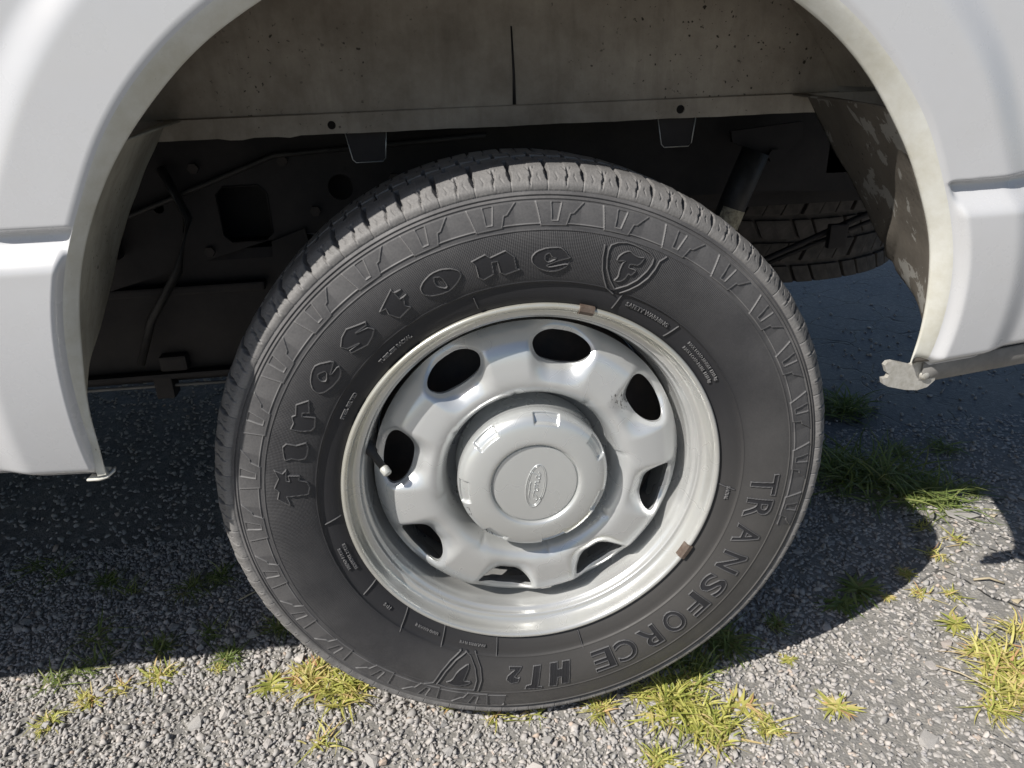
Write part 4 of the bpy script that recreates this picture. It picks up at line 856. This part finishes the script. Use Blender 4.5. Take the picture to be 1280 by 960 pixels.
TUFTS = [  # x, y, size, kind, sunlit, label
 (-.715, .099, .026, 'grass', 1, 'yellow grass clump at the far left edge of the sunlit gravel'),
 (-.673, .137, .026, 'grass', 1, 'yellow grass clump second from the left on the sunlit gravel'),
 (-.633, .154, .022, 'sparse', 1, 'small flat yellow grass clump just in front of the shadow edge, left side'),
 (-.578, .172, .032, 'grass', 1, 'upright yellow grass tuft straddling the shadow edge, left side'),
 (-.491, .172, .018, 'sparse', 1, 'tiny orange tuft alone on the shadow edge left of the tyre'),
 (-.399, .124, .026, 'leafy', 1, 'green and orange rosette left of the tyre, first of the row of three'),
 (-.339, .124, .034, 'dense', 1, 'tall straw yellow tuft in the middle of the row of three left of the tyre'),
 (-.288, .100, .038, 'dense', 1, 'broad yellow green clump touching the lower left of the tyre'),
 (-.314, .007, .034, 'sparse', 1, 'reddish sprawling weed at the bottom edge left of the tyre'),
 (-.132, .040, .018, 'sparse', 1, 'small dry tuft under the shield mark of the tyre'),
 (-.064, .010, .026, 'sparse', 1, 'thin dry weed right in front of the tyre contact patch'),
 (-.010, .004, .018, 'sparse', 1, 'low brown weed hugging the bottom of the tyre'),
 (.088, -.006, .034, 'grass', 1, 'yellow clump in front of the tyre below the lettering'),
 (.151, .013, .032, 'sparse', 1, 'orange dry weed between two yellow clumps beside the tyre'),
 (.193, -.008, .046, 'dense', 1, 'large yellow green clump right of the tyre contact patch'),
 (.232, .024, .036, 'grass', 1, 'clump of green leaves against the tyre shadow, right of the large yellow clump'),
 (.232, -.056, .038, 'dense', 1, 'low yellow clump in front of the large clump right of the tyre'),
 (.290, -.032, .032, 'leafy', 1, 'leafy green weed with reddish stems right of the big clumps'),
 (.310, -.074, .030, 'grass', 1, 'yellow tuft near the bottom edge right of the leafy reddish weed'),
 (.143, -.100, .034, 'grass', 1, 'yellow tuft cut by the bottom edge of the view'),
 (.397, .045, .014, 'leafy', 1, 'tiny bright green rosette alone on grey stones'),
 (.423, -.056, .027, 'leafy', 1, 'star shaped green and pink weed alone on the right gravel'),
 (.701, .075, .026, 'leafy', 1, 'round light green broadleaf weed on the sunlit right side'),
 (.632, .153, .014, 'leafy', 1, 'tiny green sprout touching the shadow tip right of the tyre'),
 (.700, .205, .018, 'grass', 1, 'small upright green weed at the tip of the tyre shadow'),
 (.689, .149, .022, 'sparse', 1, 'pale sparse grass tuft nearer the tyre shadow, right side'),
 (.742, .140, .024, 'sparse', 1, 'pale sparse grass tuft beside a dry straw, right side'),
 (.782, .240, .030, 'sparse', 1, 'orange dry weed in the lit gap between the two shadows'),
 (.850, .275, .028, 'sparse', 1, 'yellow weed under the shadow of the bracket'),
 (.815, .330, .024, 'sparse', 1, 'thin seed stalk at the back of the lit gap'),
 (.715, -.010, .044, 'dense', 1, 'large green weed patch at the right edge of the view, back one'),
 (.690, -.070, .042, 'dense', 1, 'large yellow green weed patch at the lower right corner'),
 (.785, .040, .040, 'grass', 1, 'tall pale grass at the right edge above the green weed patch'),
 (.635, -.095, .034, 'grass', 1, 'grass tuft left of the weed patch at the lower right corner'),
 (-.911, .513, .040, 'sparse', 0, 'dim thin grass at the left edge deep in the shadow'),
 (-.847, .465, .040, 'sparse', 0, 'dim upright grass blades second from left deep in the shadow'),
 (-.750, .437, .040, 'grass', 0, 'dim spreading grass tuft third from left in the shadow'),
 (-.696, .404, .036, 'sparse', 0, 'dim long bladed tuft in the middle of the left shadow'),
 (-.585, .385, .040, 'grass', 0, 'greener tuft in the left shadow, nearest the tyre side of the row'),
 (-.540, .407, .040, 'grass', 0, 'wide grass tuft in the left shadow touching the greener one'),
 (-.406, .249, .034, 'grass', 0, 'green tuft in shadow close to the tyre tread, left side'),
 (-.520, .258, .036, 'sparse', 0, 'thin brown weed in shadow between tyre and left tufts'),
 (-.596, .240, .034, 'grass', 0, 'shaded tuft right behind the upright yellow one'),
 (-.699, .207, .050, 'sparse', 0, 'long bladed shaded grass just behind the left shadow edge'),
 (-.745, .190, .040, 'sparse', 0, 'shaded grass touching the left shadow edge, leftmost'),
 (-.715, .282, .050, 'sparse', 0, 'tall thin stalk in the left shadow behind the long bladed grass'),
 (-.480, .195, .032, 'grass', 0, 'shaded green tuft just above the tiny orange tuft'),
 (.953, .853, .070, 'dense', 0, 'far dark weed patch in the shade behind the tyre, right'),
 (.835, .500, .110, 'dense', 0, 'dense dark green weed patch right of the tyre in the shade'),
 (.771, .570, .095, 'dense', 0, 'dark green weed patch against the tyre tread in the shade'),
 (.895, .430, .080, 'dense', 0, 'dark weed clump bordering the lit gap'),
 (.95, .62, .060, 'grass', 0, 'dark leafy weed behind the dense patch in the shade'),
 (1.062, .609, .050, 'grass', 0, 'single shaded tuft right of the dense patch, far one'),
 (1.001, .434, .040, 'grass', 0, 'single shaded tuft behind the bracket shadow'),
 (.597, .180, .040, 'leafy', 0, 'dark leafy weed inside the tyre shadow near its tip'),
 (.548, .152, .034, 'leafy', 0, 'dark weed with one leaf in the sun at the shadow edge'),
 (.415, .123, .026, 'grass', 0, 'small dark tuft in the middle of the tyre shadow'),
 (.313, .094, .034, 'dense', 0, 'dark moss like weed in the tyre shadow close to the tread'),
 (.245, .055, .036, 'dense', 0, 'dark grass squeezed between tyre and shadow, beside the big clump'),
]
for i, (x, y, s_, kd, lit, lab) in enumerate(TUFTS):
    nm = {'grass': 'grass_tuft', 'sparse': 'sparse_weed', 'leafy': 'leafy_weed', 'dense': 'weed_clump'}[kd]
    o = tuft(nm, x, y, s_, WEED if lit else SHADE_TINT_WEED, kd, 40 + i, (0.15, 1) if lit else (0, .9))
    tag(o, lab, {'grass': 'grass tuft', 'sparse': 'weed', 'leafy': 'weed', 'dense': 'weed clump'}[kd], SUNW if lit else SHW)
def bits(pts, r_, mat, name, lab, cat):
    bm = bmesh.new(); bm_tube(bm, [(x, y, float(hgt(x, y)) + z) for x, y, z in pts], r_, 6); tag(bm_obj(name, bm, mat, None, True), lab, cat)
bits([(.61, -.005, .006), (.63, -.03, .012), (.655, -.065, .010), (.66, -.09, .006)], .0014, STRAW, 'dry_stalk', 'long dry straw stalk lying beside the right weed patch', 'stalk')
bits([(-.49, .33, .006), (-.45, .35, .012), (-.42, .372, .008)], .0014, STRAW, 'dry_stalk', 'dry twig in the shadow left of the tyre', 'twig')
bits([(.80, .165, .006), (.825, .16, .010), (.845, .148, .006)], .0020, STRAW, 'dry_stalk', 'pale dry leaf sliver on the sunlit ground right of the grass tufts', 'leaf')
for (x, y, s_, lab) in ((.971, .335, .011, 'small white pebble in the shade beside the lit gap'), (.835, .106, .012, 'small white pebble at the right edge on sunlit ground')):
    o = bpy.data.objects.new('white_pebble', rock_me[3].copy()); o.data.materials.clear(); o.data.materials.append(STRAW); COL.objects.link(o); o.scale = (s_, s_ * .8, s_ * .7); o.location = (x, y, float(hgt(x, y)) + s_ * .4); tag(o, lab, 'pebble')
# larger slab stone catching the sun in the gap
o = bpy.data.objects.new('flat_rock', rock_me[1].copy()); COL.objects.link(o); o.scale = (.045, .03, .02); o.location = (.915, .355, .004); tag(o, 'pale flat rock in the lit gap behind the bracket shadow', 'rock')
